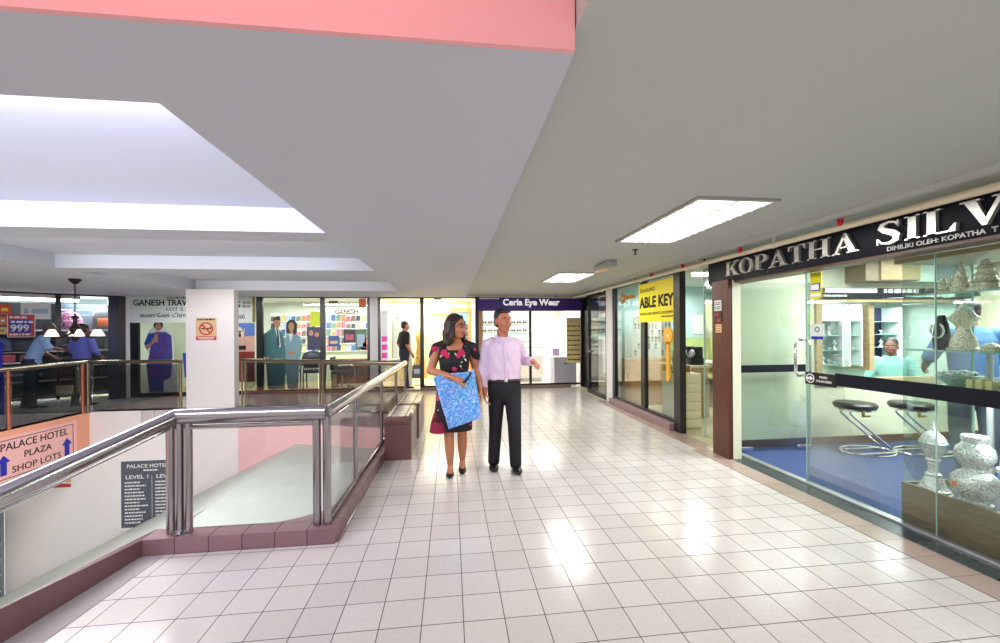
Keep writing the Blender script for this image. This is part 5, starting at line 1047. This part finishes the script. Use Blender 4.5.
# ================================================================ HANGING LAMP over the well
t = thing('chandelier', 'dark hanging chandelier with glass shades above the stair well at left', 'chandelier', (-5.55, 6.9, 1.4))
cx, cy = -5.64, 6.9; M_bronze = mat('dark_bronze', (46, 34, 30), .4, .6)
B('ceiling_rose', MB().lathe((cx, cy, 2.19), [(.02, 0), (.05, .03), (.075, .06), (.075, .08), (0, .08)], 20), M_bronze, t)
for k in range(12): B('chain_link', MB().tube([(cx + .012 * math.cos(a) * (k % 2), cy + .012 * math.cos(a) * (1 - k % 2), 2.19 - .032 - k * .04 + .026 * math.sin(a)) for a in [2 * math.pi * i / 8 for i in range(8)]], .004, 6, closed=True), M_bronze, t)
B('stem', MB().lathe((cx, cy, 1.36), [(0, -.04), (.03, -.02), (.05, .02), (.02, .06), (.06, .12), (.07, .17), (.03, .22), (.02, .3), (.05, .33), (.02, .36), (0, .37)], 18), M_bronze, t)
M_shade = mat('frosted_shade', (246, 240, 226), .3, emit=.8)
for k in range(6):
    a = k * math.pi / 3 + .3; q = lambda r, z: (cx + r * math.cos(a), cy + r * math.sin(a), z)
    B('arm', MB().tube([q(.04, 1.46), q(.13, 1.40), q(.22, 1.38), q(.27, 1.44), q(.28, 1.49)], .011, 8), M_bronze, t)
    sh = B('lamp_shade', MB().lathe(q(.28, 1.49), [(.015, .02), (.03, .0), (.045, -.04), (.066, -.085), (.061, -.085), (.05, -.04), (.02, .0)], 18), M_shade, t)
# ================================================================ PEOPLE
def solid(name, mb, vox, m, parent=None, it=3, label=None):
    """fuse overlapping closed shells into one continuous surface"""
    me = mb.mesh(name); o = bpy.data.objects.new('tmp', me); C.objects.link(o)
    md = o.modifiers.new('r', 'REMESH'); md.mode = 'VOXEL'; md.voxel_size = vox; md.use_smooth_shade = True
    dg = bpy.context.evaluated_depsgraph_get(); out = bpy.data.meshes.new_from_object(o.evaluated_get(dg))
    bpy.data.objects.remove(o); bpy.data.meshes.remove(me)
    bm = bmesh.new(); bm.from_mesh(out)
    for _ in range(it): bmesh.ops.smooth_vert(bm, verts=bm.verts, factor=.5, use_axis_x=True, use_axis_y=True, use_axis_z=True)
    bm.to_mesh(out); bm.free(); out.name = name
    return put(name, out, m, parent, True, 180, label)
class HF:
    def __init__(s, c, yaw, k=1.0, pitch=0):
        s.c = Vector(c); s.k = k; cy, sy = math.cos(yaw), math.sin(yaw)
        s.f = Vector((sy, -cy, 0)); s.r = Vector((cy, sy, 0)); s.u = Vector((0, 0, 1))
        if pitch: s.f, s.u = (s.f * math.cos(pitch) + s.u * math.sin(pitch)), (s.u * math.cos(pitch) - s.f * math.sin(pitch))
    def p(s, x, y, z): return s.c + (s.r * x + s.f * y + s.u * z) * s.k
    def rot(s): return Matrix((s.r, s.f, s.u)).transposed()
    def e(s, mb, x, y, z, rx, ry, rz, n=16): mb.ell(s.p(x, y, z), (rx * s.k, ry * s.k, rz * s.k), s.rot(), n)
def head(mb, H):
    H.e(mb, 0, -.012, .035, .074, .092, .085, 20); H.e(mb, 0, .022, -.03, .062, .066, .085, 18); H.e(mb, 0, .045, -.085, .034, .034, .028, 12)
    mb.cap(H.p(0, .088, .01), H.p(0, .102, -.032), .010 * H.k, .015 * H.k)          # nose
    for s_ in (-1, 1):
        H.e(mb, s_ * .03, .075, .028, .026, .014, .009, 10); H.e(mb, s_ * .036, .062, -.03, .024, .022, .024, 10)   # brow, cheek
        H.e(mb, s_ * .074, -.008, -.01, .011, .02, .031, 10); H.e(mb, s_ * .012, .094, -.036, .009, .009, .008, 8)     # ear, nostril
    H.e(mb, 0, .078, -.062, .026, .014, .013, 12)
def face_parts(t, H, lip, brow=(30, 22, 20), smile=0):
    M_eye = mat('eye_white', (206, 196, 186), .2); M_iris = mat('dark_iris', (36, 24, 20), .15)
    for s_ in (-1, 1):
        mb = MB(); H.e(mb, s_ * .03, .078, .008, .0145, .012, .0085, 12); e = B('eye', mb, M_eye, t)
        mb = MB(); H.e(mb, s_ * .031, .0855, .008, .006, .006, .007, 10); B('iris', mb, M_iris, e)
        B('eyebrow', MB().tube([H.p(s_ * .014, .091, .027), H.p(s_ * .03, .091, .034), H.p(s_ * .05, .078, .028)], [.003 * H.k, .0045 * H.k, .002 * H.k], 8), mat('brow_hair', brow, .7), t)
    mb = MB().tube([H.p(-.026, .080, -.058 + smile), H.p(-.012, .092, -.062), H.p(0, .094, -.063), H.p(.012, .092, -.062), H.p(.026, .080, -.058 + smile)], [.003, .006, .0065, .006, .003], 8)
    B('lips', mb, mat('lips_%d' % lip[0], lip, .4), t)
def hand(mb, w, d, n, k=1.0, curl=.5, side=1):
    """w wrist, d pointing direction, n palm normal (the way the fingers curl)"""
    w = Vector(w); d = Vector(d).normalized(); n = Vector(n); n = (n - d * n.dot(d)).normalized(); s_ = d.cross(n) * side
    mb.cap(w, w + d * .03 * k, .021 * k, .026 * k)
    M = Matrix((s_, d, n)).transposed(); mb.ell(w + d * .055 * k, (.036 * k, .048 * k, .015 * k), M, 14)
    for i, (off, L) in enumerate(((-.027, .068), (-.009, .078), (.009, .074), (.026, .058))):
        p = w + d * .09 * k + s_ * off * k; a = curl * .5; q = p
        for j, f in enumerate((.45, .32, .27)):
            dd = d * math.cos(a) + n * math.sin(a); e = q + dd * L * f * k; mb.cap(q, e, (.0088 - .0008 * j) * k, (.0082 - .0008 * j) * k, 8); q = e; a += curl * .7
    p = w + d * .03 * k - s_ * .026 * k; q = p + (d * .6 - s_ * .65 + n * .35).normalized() * .042 * k; mb.cap(p, q, .012 * k, .0098 * k, 8)
    mb.cap(q, q + (d * .85 - s_ * .1 + n * .5).normalized() * .036 * k, .0095 * k, .008 * k, 8)
def limb(mb, pts, rr, n=14):
    for (a, b), (r0, r1) in zip(zip(pts, pts[1:]), zip(rr, rr[1:])): mb.cap(a, b, r0, r1, n)
def shoe(mb, heel, toe, wd=.042, h=.07):
    heel = Vector(heel); toe = Vector(toe); d = (toe - heel).normalized(); s_ = Vector((-d.y, d.x, 0)); L = (toe - heel).length
    RR = []
    for t, w_, hh in ((0, .5, .5), (.06, .78, .85), (.2, .85, 1.0), (.4, .82, .86), (.6, .98, .62), (.8, .98, .48), (.93, .7, .4), (1, .3, .26)):
        c = heel + d * L * t; r = []
        for i in range(14):
            a = 2 * math.pi * i / 14; r.append(c + s_ * math.cos(a) * wd * w_ + Vector((0, 0, max(0, h * hh * (.45 + .55 * math.sin(a))))))
        RR.append(r)
    mb.rings(RR)
M_wskin = mat('brown_skin', (190, 124, 90), .5, noise=.04); M_mskin = mat('light_brown_skin', (196, 124, 92), .5, noise=.04); M_dskin = mat('dark_skin', (120, 76, 56), .5, noise=.04)
M_hair = mat('dark_brown_hair', (48, 28, 20), .42, noise=.35, nscale=50, bump=.5); M_bhair = mat('black_hair', (24, 19, 20), .45, noise=.3, nscale=60, bump=.4)
# ---------------------------------------------------------------- woman
t = thing('person', 'person in a black flowered dress holding a big blue shopping bag', 'person', (.04, 4.2, 0))
mb = MB(); H = HF((.055, 4.17, 1.49), .85, 1.03)
head(mb, H); limb(mb, [(.045, 4.215, 1.30), (.05, 4.19, 1.42)], [.056, .048])
mb.loft([(.035, 4.22, .80, .13, .09), (.03, 4.22, .95, .125, .09), (.03, 4.22, 1.05, .11, .085), (.03, 4.22, 1.18, .13, .095), (.03, 4.21, 1.26, .14, .085), (.035, 4.21, 1.315, .12, .07), (.04, 4.215, 1.345, .065, .055)])
limb(mb, [(-.13, 4.22, 1.285), (-.21, 4.19, 1.05), (.005, 3.985, 1.0)], [.052, .043, .03]); hand(mb, (.015, 3.972, .998), (.9, -.2, -.45), (-.2, .7, -.8), 1.05, 1.2, -1)
limb(mb, [(.195, 4.22, 1.275), (.255, 4.25, 1.06), (.285, 4.13, .86)], [.05, .041, .028]); hand(mb, (.287, 4.12, .85), (.05, -.2, -1), (-1, .1, 0), .98, .6, 1)
limb(mb, [(-.04, 4.22, .80), (-.03, 4.18, .44), (-.022, 4.2, .24), (-.018, 4.2, .085)], [.075, .052, .05, .03]); limb(mb, [(.115, 4.22, .80), (.105, 4.22, .44), (.108, 4.28, .25), (.108, 4.3, .10)], [.075, .052, .05, .03])
limb(mb, [(-.018, 4.2, .07), (-.018, 4.11, .035)], [.03, .028]); limb(mb, [(.108, 4.3, .08), (.108, 4.22, .04)], [.03, .028])
solid('body', mb, .0058, M_wskin, t, 3)
face_parts(t, H, (180, 70, 70), smile=.005)
mb = MB(); H.e(mb, 0, .0905, -.061, .014, .006, .0035, 10); B('teeth', mb, M_whitep, t)
# spectacles
for s_ in (-1, 1): B('spectacle_lens', MB().tube([H.p(s_ * .032 + .021 * math.cos(a), .098 - .006 * abs(math.cos(a)), .008 + .016 * math.sin(a)) for a in [2 * math.pi * i / 14 for i in range(14)]], .002, 6, closed=True), M_black, t)
B('spectacle_bridge', MB().tube([H.p(-.012, .1, .012), H.p(.012, .1, .012)], .002, 6).tube([H.p(-.052, .09, .012), H.p(-.078, 0, .01)], .002, 6).tube([H.p(.052, .09, .012), H.p(.078, 0, .01)], .002, 6), M_black, t)
mb = MB()
H.e(mb, 0, -.028, .05, .088, .094, .086, 20); H.e(mb, -.03, -.05, -.03, .07, .072, .1, 16); H.e(mb, .03, -.055, -.03, .065, .065, .1, 16)
for s_, l in ((-1, -.15), (1, -.12)):
    mb.cap(H.p(s_ * .078, -.005, .05), H.p(s_ * .088, -.02, -.06), .026, .03); mb.cap(H.p(s_ * .088, -.02, -.06), H.p(s_ * .08, -.045, l), .032, .024)
for k in range(6):
    a = -2.6 + k * .42; mb.cap(H.p(.085 * math.sin(a * .9), -.07 - .035 * math.cos(a), -.05), H.p(.095 * math.sin(a * .9), -.06 - .05 * math.cos(a), -.155 - .012 * (k % 2)), .032, .022)
mb.cap(H.p(-.02, .062, .095), H.p(-.075, .035, .04), .018, .014); mb.cap(H.p(0, .06, .1), H.p(.07, .03, .045), .016, .012)
for k in range(16):
    a = -2.7 + k * .34; r0 = .088; x, y = r0 * math.sin(a), -.02 - r0 * math.cos(a) * .9
    if y > .035: continue
    mb.tube([H.p(x * (1 + .16 * math.sin(j * 1.5 + k)), y * (1 + .1 * math.sin(j * 1.5 + k)), .06 - .042 * j) for j in range(6)], [.02, .024, .022, .024, .02, .01], 8)
solid('hair', mb, .0055, M_hair, t, 1)
M_dress = spotmat('black_flower_print', (20, 18, 26), [((196, 34, 84), 8, .66), ((216, 40, 96), 13, .70), ((226, 220, 190), 26, .735), ((110, 130, 70), 22, .75)])
mb = MB()
mb.loft([(.015, 4.215, .44, .195, .135), (.015, 4.215, .46, .197, .137), (.02, 4.215, .65, .19, .14), (.025, 4.22, .82, .178, .135), (.03, 4.22, .95, .155, .115), (.03, 4.215, 1.03, .143, .108), (.03, 4.205, 1.14, .156, .125), (.03, 4.205, 1.2, .157, .12), (.03, 4.215, 1.255, .158, .098)], 32)
for s_, x in ((-1, -.125), (1, .19)):
    mb.cap((x - s_ * .045, 4.22, 1.315), (x + s_ * .022, 4.225, 1.275), .045, .06); mb.cap((x + s_ * .02, 4.225, 1.275), (x + s_ * .05, 4.232, 1.195), .06, .056); mb.cap((x - s_ * .06, 4.20, 1.315), (x - s_ * .045, 4.14, 1.22), .036, .05)
    mb.cap((x - s_ * .06, 4.23, 1.315), (x - s_ * .045, 4.26, 1.2), .036, .05)
solid('dress', mb, .007, M_dress, t, 2)
M_maroon = spotmat('maroon_print', (150, 22, 62), [((60, 10, 30), 10, .6)])
fl = [('red', (-.07, 4.091, 1.23), .032), ('red', (.10, 4.091, 1.23), .032), ('red', (-.04, 4.086, 1.20), .022), ('red', (.07, 4.086, 1.20), .022), ('red', (.03, 4.094, 1.07), .022), ('red', (.05, 4.098, 1.02), .016), ('red', (-.165, 4.162, 1.27), .028)]
for k, (_, c, r) in enumerate(fl):
    mb = MB()
    for j in range(6): mb.ell((c[0] + r * .6 * math.cos(j * 1.05), c[1] + .002 * (j % 2), c[2] + r * .6 * math.sin(j * 1.05)), (r * .55, .005, r * .55), None, 8)
    B('flower_print', mb, mat('crimson_flower', (206, 36, 92), .7), t, label='crimson flower print')
mb = MB().prism([(-.17, 4.07, .44), (-.03, 4.065, .44), (-.19, 4.07, .60), (-.205, 4.07, .56)], [(-.17, 4.09, .44), (-.03, 4.085, .44), (-.17, 4.1, .62), (-.215, 4.14, .56)])
mb = MB().loft([(-.125, 4.2, .436, .10, .135), (-.125, 4.2, .52, .085, .125), (-.15, 4.2, .62, .03, .08)], 20)
for k, (x, y, z) in enumerate(((-.03, 4.092, 1.215), (.045, 4.088, 1.215), (.13, 4.098, 1.2), (.14, 4.1, 1.16), (-.1, 4.098, 1.2), (.09, 4.097, 1.1))):
    B('leaf_print', MB().ell((x, y, z), (.008, .004, .02), Matrix.Rotation(.6 * (-1) ** k, 3, 'Y'), 8), mat('pale_leaf', (214, 208, 160), .7), t, label='pale leaf print')
B('hem_panel', mb, M_maroon, t, label='maroon printed hem panel')
for s_, (x, y) in enumerate(((-.018, 4.2), (.108, 4.3))):
    mb = MB(); shoe(mb, (x, y + .05, .004 + .03 * s_), (x - .004, y - .165, .003), .04, .06); B('shoe', mb, M_black, t)
B('wristwatch', MB().tube([Vector((0, 3.99, 1.0)) + Vector((.25, .25, 0)).normalized() * .03 * math.cos(a) + Vector((0, 0, .03)) * math.sin(a) for a in [2 * math.pi * i / 12 for i in range(12)]], .006, 6, closed=True), M_brass, t)
B('necklace', MB().tube([(.04 + .065 * math.cos(a), 4.205 - .07 * math.sin(a), 1.335 - .055 * math.sin(a)) for a in [math.pi * i / 10 for i in range(11)]], .0025, 6), mat('gold_chain', (220, 180, 80), .2, 1), t)
# ---------------------------------------------------------------- blue bag
t = thing('shopping_bag', 'large shiny blue patterned shopping bag held in front of the flowered dress', 'bag', (.08, 3.96, .46))
M_bag = spotmat('blue_bag_print', (58, 150, 232), [((88, 170, 240), 30, .5), ((112, 156, 238), 12, .55), ((150, 200, 250), 44, .56), ((206, 226, 255), 70, .62), ((130, 140, 226), 26, .66)], rough=.35)
cn = [(-.176, .995), (.222, 1.072), (.290, .598), (-.030, .492)]       # TL TR BR BL (x, z)
def bagpt(u_, v_, side):
    x = (cn[0][0] * (1 - u_) + cn[1][0] * u_) * (1 - v_) + (cn[3][0] * (1 - u_) + cn[2][0] * u_) * v_; z = (cn[0][1] * (1 - u_) + cn[1][1] * u_) * (1 - v_) + (cn[3][1] * (1 - u_) + cn[2][1] * u_) * v_
    b = .010 + .032 * math.sin(math.pi * min(1, max(0, u_))) ** .6 * (.25 + .75 * v_) * (1 if v_ < .97 else .8)
    return (x, 4.035 - side * b + .007 * math.sin(9 * u_ + 6 * v_) * math.sin(7 * v_ + 3 * u_) * side + .004 * math.sin(31 * u_ + 17 * v_), z + (.012 * math.sin(6 * u_) if v_ == 0 else 0))
mb = MB(); n = 22; G = {}
for s_ in (1, -1):
    for i in range(n + 1):
        for j in range(n + 1): G[s_, i, j] = mb.bm.verts.new(bagpt(i / n, j / n, s_))
for s_ in (1, -1):
    for i in range(n):
        for j in range(n): mb.bm.faces.new([G[s_, a, b] for a, b in ((i, j), (i + 1, j), (i + 1, j + 1), (i, j + 1))][::s_])
for i in range(n):
    mb.bm.faces.new([G[1, i, n], G[1, i + 1, n], G[-1, i + 1, n], G[-1, i, n]]); mb.bm.faces.new([G[1, 0, i], G[-1, 0, i], G[-1, 0, i + 1], G[1, 0, i + 1]]); mb.bm.faces.new([G[1, n, i], G[1, n, i + 1], G[-1, n, i + 1], G[-1, n, i]]); mb.bm.faces.new([G[1, i, 0], G[-1, i, 0], G[-1, i + 1, 0], G[1, i + 1, 0]])
bmesh.ops.recalc_face_normals(mb.bm, faces=mb.bm.faces)
B('bag_body', mb, M_bag, t, ang=70)
for y in (4.0, 4.05): B('handle', MB().tube([(.0, y, 1.0), (.03, y - .02, .985), (.075, 3.955 + (y - 4.0) * .3, .958), (.125, 3.955 + (y - 4.0) * .3, .952), (.16, y - .02, .985), (.19, y, 1.045)], .010, 8), M_black, t, label='black cord handle')
# ---------------------------------------------------------------- man
t = thing('person', 'person in a pale pink shirt and black trousers walking beside the flowered dress', 'person', (.54, 4.22, 0))
mb = MB(); H = HF((.53, 4.19, 1.545), .5, 1.04)
head(mb, H); limb(mb, [(.53, 4.235, 1.33), (.53, 4.2, 1.46)], [.064, .056])
mb.loft([(.55, 4.23, .80, .14, .095), (.545, 4.23, .95, .135, .09), (.54, 4.23, 1.1, .14, .09), (.535, 4.22, 1.25, .16, .1), (.535, 4.225, 1.33, .13, .08), (.53, 4.235, 1.37, .07, .06)])
limb(mb, [(.375, 4.23, 1.31), (.325, 4.25, 1.07), (.335, 4.18, .86)], [.05, .042, .032]); hand(mb, (.335, 4.175, .85), (.02, -.25, -1), (1, -.1, 0), 1.08, .7, -1)
limb(mb, [(.695, 4.23, 1.31), (.785, 4.36, 1.13), (.84, 4.15, 1.125)], [.05, .042, .031]); hand(mb, (.842, 4.14, 1.125), (.15, -1, -.12), (-.6, 0, -.8), 1.08, .6, 1)
limb(mb, [(.46, 4.25, .85), (.455, 4.27, .47), (.44, 4.345, .12)], [.08, .055, .034]); limb(mb, [(.63, 4.22, .85), (.635, 4.13, .47), (.655, 4.21, .12)], [.08, .055, .034])
solid('body', mb, .0058, M_mskin, t, 3)
face_parts(t, H, (176, 92, 84))
mb = MB(); H.e(mb, 0, -.022, .055, .0765, .088, .080, 20); H.e(mb, 0, -.05, .0, .069, .055, .072, 16)
for s_ in (-1, 1):
    for k in range(3): mb.cap(H.p(s_ * .066, .012 - .022 * k, .05), H.p(s_ * .0715, .006 - .022 * k, .022 - .008 * k), .011, .005)
for k in range(7): mb.cap(H.p(-.045 + .015 * k, .055, .098), H.p(-.05 + .0165 * k, .068, .084 + .004 * (k % 2)), .012, .006)
solid('hair', mb, .005, M_bhair, t, 2)
M_shirt = mat('pale_pink_cotton', (232, 208, 230), .75, noise=.03, nscale=5, bump=.12)
mb = MB()
mb.loft([(.545, 4.225, .935, .178, .125), (.545, 4.225, .96, .186, .132), (.54, 4.22, 1.02, .182, .13), (.538, 4.215, 1.14, .178, .128), (.535, 4.21, 1.24, .18, .126), (.535, 4.215, 1.31, .168, .105), (.532, 4.222, 1.352, .115, .085), (.53, 4.225, 1.385, .074, .068)], 32)
mb.cap((.42, 4.225, 1.33), (.38, 4.23, 1.30), .055, .066); mb.cap((.65, 4.225, 1.33), (.69, 4.23, 1.30), .055, .066)
limb(mb, [(.375, 4.23, 1.30), (.322, 4.25, 1.07), (.334, 4.19, .885)], [.064, .054, .045]); limb(mb, [(.695, 4.23, 1.30), (.785, 4.36, 1.125), (.835, 4.18, 1.125)], [.064, .055, .046])
sh_ = solid('shirt', mb, .007, M_shirt, t, 2)
NN = [v.normal.copy() for v in sh_.data.vertices]
for v, nn in zip(sh_.data.vertices, NN):
    x, y, z = v.co + LOC[sh_.name]; g = max(0, min(1, (1.2 - z) / .2)) * .8 + .2
    v.co += nn * (.0045 * g * math.sin(46 * z + 22 * (x - .54) * (1 if x > .54 else -1) + 2.5 * math.sin(14 * x)) + .002 * math.sin(70 * x + 30 * z))

M_col = mat('collar_cotton', (224, 200, 226), .75)
for s_ in (-1, 1):
    B('collar', MB().prism([(.53 + s_ * .008, 4.135, 1.362), (.53 + s_ * .062, 4.15, 1.40), (.53 + s_ * .085, 4.19, 1.405), (.53 + s_ * .085, 4.135, 1.34), (.53 + s_ * .045, 4.115, 1.315)], [(.53 + s_ * .008, 4.147, 1.362), (.53 + s_ * .062, 4.165, 1.40), (.53 + s_ * .08, 4.2, 1.405), (.53 + s_ * .085, 4.15, 1.34), (.53 + s_ * .045, 4.13, 1.315)]), M_col, t)
B('placket', MB().tube([(.532, 4.118, 1.34), (.535, 4.078, 1.24), (.54, 4.082, 1.1), (.545, 4.09, .96)], .011, 8, .3), M_col, t)
for k in range(5): B('button', MB().ell((.535 + .002 * k, 4.078 - .002, 1.28 - .07 * k), (.005, .003, .005), None, 8), M_paper, t)
M_trs = mat('black_trouser', (26, 25, 32), .8, noise=.1, nscale=8, bump=.1)
mb = MB().loft([(.548, 4.225, .715, .07, .06), (.548, 4.228, .76, .135, .1), (.548, 4.23, .81, .166, .122), (.548, 4.228, .87, .176, .129), (.547, 4.226, .935, .168, .12), (.547, 4.226, .955, .166, .118)], 28)
limb(mb, [(.468, 4.24, .82), (.458, 4.265, .47), (.44, 4.315, .07)], [.094, .07, .062], 18); limb(mb, [(.63, 4.22, .82), (.637, 4.135, .47), (.655, 4.185, .07)], [.094, .07, .062], 18)
solid('trousers', mb, .0075, M_trs, t, 6)
B('belt', MB().tube([(.547 + .173 * math.copysign(abs(math.cos(a)) ** .87, math.cos(a)), 4.226 + .125 * math.copysign(abs(math.sin(a)) ** .87, math.sin(a)), .945) for a in [2 * math.pi * i / 32 for i in range(32)]], .014, 8, closed=True), mat('brown_belt', (70, 44, 40), .4), t)
B('belt_buckle', MB().box(.53, .565, 4.082, 4.092, .93, .96, .003), M_chrome, t)
mb = MB(); shoe(mb, (.447, 4.405, .012), (.425, 4.15, .004), .05, .085); B('shoe', mb, M_black, t)
mb = MB(); shoe(mb, (.652, 4.275, .004), (.662, 4.02, .012), .05, .085); B('shoe', mb, M_black, t)
# ---------------------------------------------------------------- generic dressed figure (smaller in the picture)
def figure(label, x, y, yaw, h, skin, hair, top, bottom, armL, armR, z0=0, hairlen=0, head_yaw=None, legs=True, lean=0, sleeve=.5, sit=False):
    t = thing('person', label, 'person', (x, y, z0)); k = h / 1.7
    H0 = HF((x, y, z0), yaw, k)                      # body frame, x to its own left-as-seen
    q = lambda a, b, c: H0.p(a, b + lean * max(0, c - .9), c)
    H = HF(q(0, .03, 1.56), yaw if head_yaw is None else head_yaw, 1.03 * k)
    mb = MB(); head(mb, H); limb(mb, [q(0, -.01, 1.36), q(0, .01, 1.5)], [.06 * k, .054 * k])
    def tl(rows, g=0):
        m = MB()
        RR = []
        for z, rx, ry in rows: RR.append([q((rx + g) * math.cos(a), (ry + g) * math.sin(a), z) for a in [2 * math.pi * i / 24 for i in range(24)]])
        return RR
    torso = [(.86, .14, .1), (1.0, .135, .095), (1.15, .145, .1), (1.3, .165, .1), (1.38, .13, .08), (1.42, .07, .06)]
    mb.rings(tl(torso))
    A = []
    for s_, (el, wr) in ((-1, armL), (1, armR)):
        sh = q(s_ * .17, 0, 1.36); e = q(*el); w_ = q(*wr); A.append((sh, e, w_)); limb(mb, [sh, e, w_], [.05 * k, .042 * k, .03 * k]); d = (w_ - e).normalized(); hand(mb, w_, d, H0.r * -s_ + H0.f * .3, 1.05 * k, .7, s_)
    lg = [(q(s_ * .09, 0, .88), q(s_ * .09, .03 * s_, .48), q(s_ * .09, -.03 - .05 * s_, .09)) for s_ in (-1, 1)] if legs else []
    if sit: lg = [(q(s_ * .09, 0, .86), H0.p(s_ * .12, .42, .86), H0.p(s_ * .12, .40, .45)) for s_ in (-1, 1)]
    for a, b, c in lg: limb(mb, [a, b, c], [.075 * k, .05 * k, .032 * k])
    solid('body', mb, .009, skin, t, 3); face_parts(t, H, (150, 80, 70))
    mb = MB(); H.e(mb, 0, -.022, .05, .08, .09, .084, 18); H.e(mb, 0, -.048, .0, .071, .06, .07, 14)
    if hairlen: H.e(mb, 0, -.06, -.06, .075, .05, hairlen, 14)
    solid('hair', mb, .007, hair, t, 2)
    mb = MB(); mb.rings(tl([(.84, .17, .125), (1.0, .165, .12), (1.15, .17, .122), (1.3, .178, .118), (1.38, .145, .095), (1.435, .078, .07)]))
    for sh, e, w_ in A:
        a = sh.lerp(e, min(1, sleeve * 2)) ; limb(mb, [sh, a], [.066 * k, .06 * k])
        if sleeve > .5: limb(mb, [e, e.lerp(w_, (sleeve - .5) * 2)], [.058 * k, .046 * k])
    solid('shirt', mb, .009, top, t, 2)
    if legs:
        mb = MB(); mb.rings(tl([(.8, .165, .125), (.9, .172, .128), (.98, .168, .122)]))
        for a, b, c in lg: limb(mb, [a, b, c], [.095 * k, .075 * k, .062 * k], 16)
        solid('trousers', mb, .009, bottom, t, 2)
        for a, b, c in lg:
            mb = MB(); f_ = H0.f; hp = Vector((c.x, c.y, .004)) - f_ * .06 * k; shoe(mb, hp, hp + f_ * .26 * k, .048 * k, .08 * k); B('shoe', mb, M_black, t)
    return t
M_tee = mat('black_tee', (28, 25, 28), .8, noise=.1); M_jean = mat('dark_jeans', (44, 46, 62), .8, noise=.1); M_lblue = mat('light_blue_cotton', (150, 186, 232), .8, noise=.06); M_mblue = mat('mid_blue_cotton', (98, 108, 190), .8, noise=.06)
M_aqua = mat('aqua_cotton', (150, 206, 204), .8, noise=.08, nscale=30); M_greyc = mat('grey_cotton', (112, 124, 138), .8, noise=.06); M_ghair = mat('greying_hair', (84, 78, 76), .6, noise=.3, nscale=40)
figure('person in a black T-shirt standing side-on in the bright shop doorway', -1.18, 10.6, 2.1, 1.72, M_mskin, M_bhair, M_tee, M_jean, ((-.2, -.02, 1.1), (-.2, .1, .88)), ((.24, -.05, 1.1), (.22, .12, .80)), sleeve=.42)
t = thing('carrier_bag', 'dark grey carrier bag hanging by the man in the black T-shirt', 'bag', (-.86, 10.52, .25))
B('bag_body', MB().hexa([(-.99, 10.45, .26), (-.72, 10.45, .26), (-.72, 10.55, .26), (-.99, 10.55, .26), (-.97, 10.48, .60), (-.74, 10.48, .60), (-.74, 10.52, .60), (-.97, 10.52, .60)], .012), mat('grey_bag_cloth', (104, 104, 104), .7, noise=.15), t)
B('handle', MB().tube([(-.93, 10.5, .59), (-.92, 10.5, .72), (-.87, 10.5, .80), (-.80, 10.5, .72), (-.79, 10.5, .59)], .008, 8), M_black, t); B('pale_print', MB().box(-.93, -.79, 10.45, 10.462, .38, .5), M_alu, t)
figure('person in a light blue shirt leaning towards the luggage shop shelves', -8.12, 8.98, 2.3, 1.68, M_dskin, M_ghair, M_lblue, M_jean, ((-.3, .12, 1.2), (-.28, .34, 1.14)), ((.28, .05, 1.12), (.24, .25, 1.0)), lean=.35, sleeve=.6)
figure('person in a violet-blue shirt and dark trousers seen from behind at the luggage shop', -7.33, 9.12, 3.0, 1.66, M_dskin, M_bhair, M_mblue, M_jean, ((-.25, .02, 1.12), (-.2, .2, .98)), ((.25, .02, 1.12), (.2, .2, .98)), sleeve=.7)
figure('person in an aqua shirt seated behind the tan office hatch', 6.25, 5.12, -1.0, 1.66, M_dskin, M_bhair, M_aqua, M_jean, ((-.26, .05, 1.1), (-.15, .22, 1.0)), ((.26, .05, 1.1), (.15, .22, 1.0)), z0=-.34, lean=.25, sleeve=.55, sit=True)
t = thing('office_stool', 'round grey stool under the seated person behind the office hatch', 'stool', (6.25, 5.12, 0))
B('seat', MB().lathe((6.22, 5.12, .38), [(0, 0), (.18, 0), (.19, .02), (.18, .05), (0, .055)], 24), M_seat, t); B('column', MB().cyl((6.22, 5.12, .03), (6.22, 5.12, .38), .025), M_chrome, t); B('base', MB().lathe((6.22, 5.12, 0), [(.2, 0), (.2, .015), (.03, .03)], 24), M_chrome, t)
figure('person in a blue shirt behind the showcase, back turned beside the gilt vessel', 4.9, 3.30, 2.6, 1.73, M_dskin, M_bhair, mat('steel_blue_cotton', (74, 112, 160), .8, noise=.06), M_greyc, ((-.27, .06, 1.14), (-.22, .26, 1.05)), ((.28, .04, 1.14), (.24, .24, 1.04)), sleeve=.55, lean=.12)
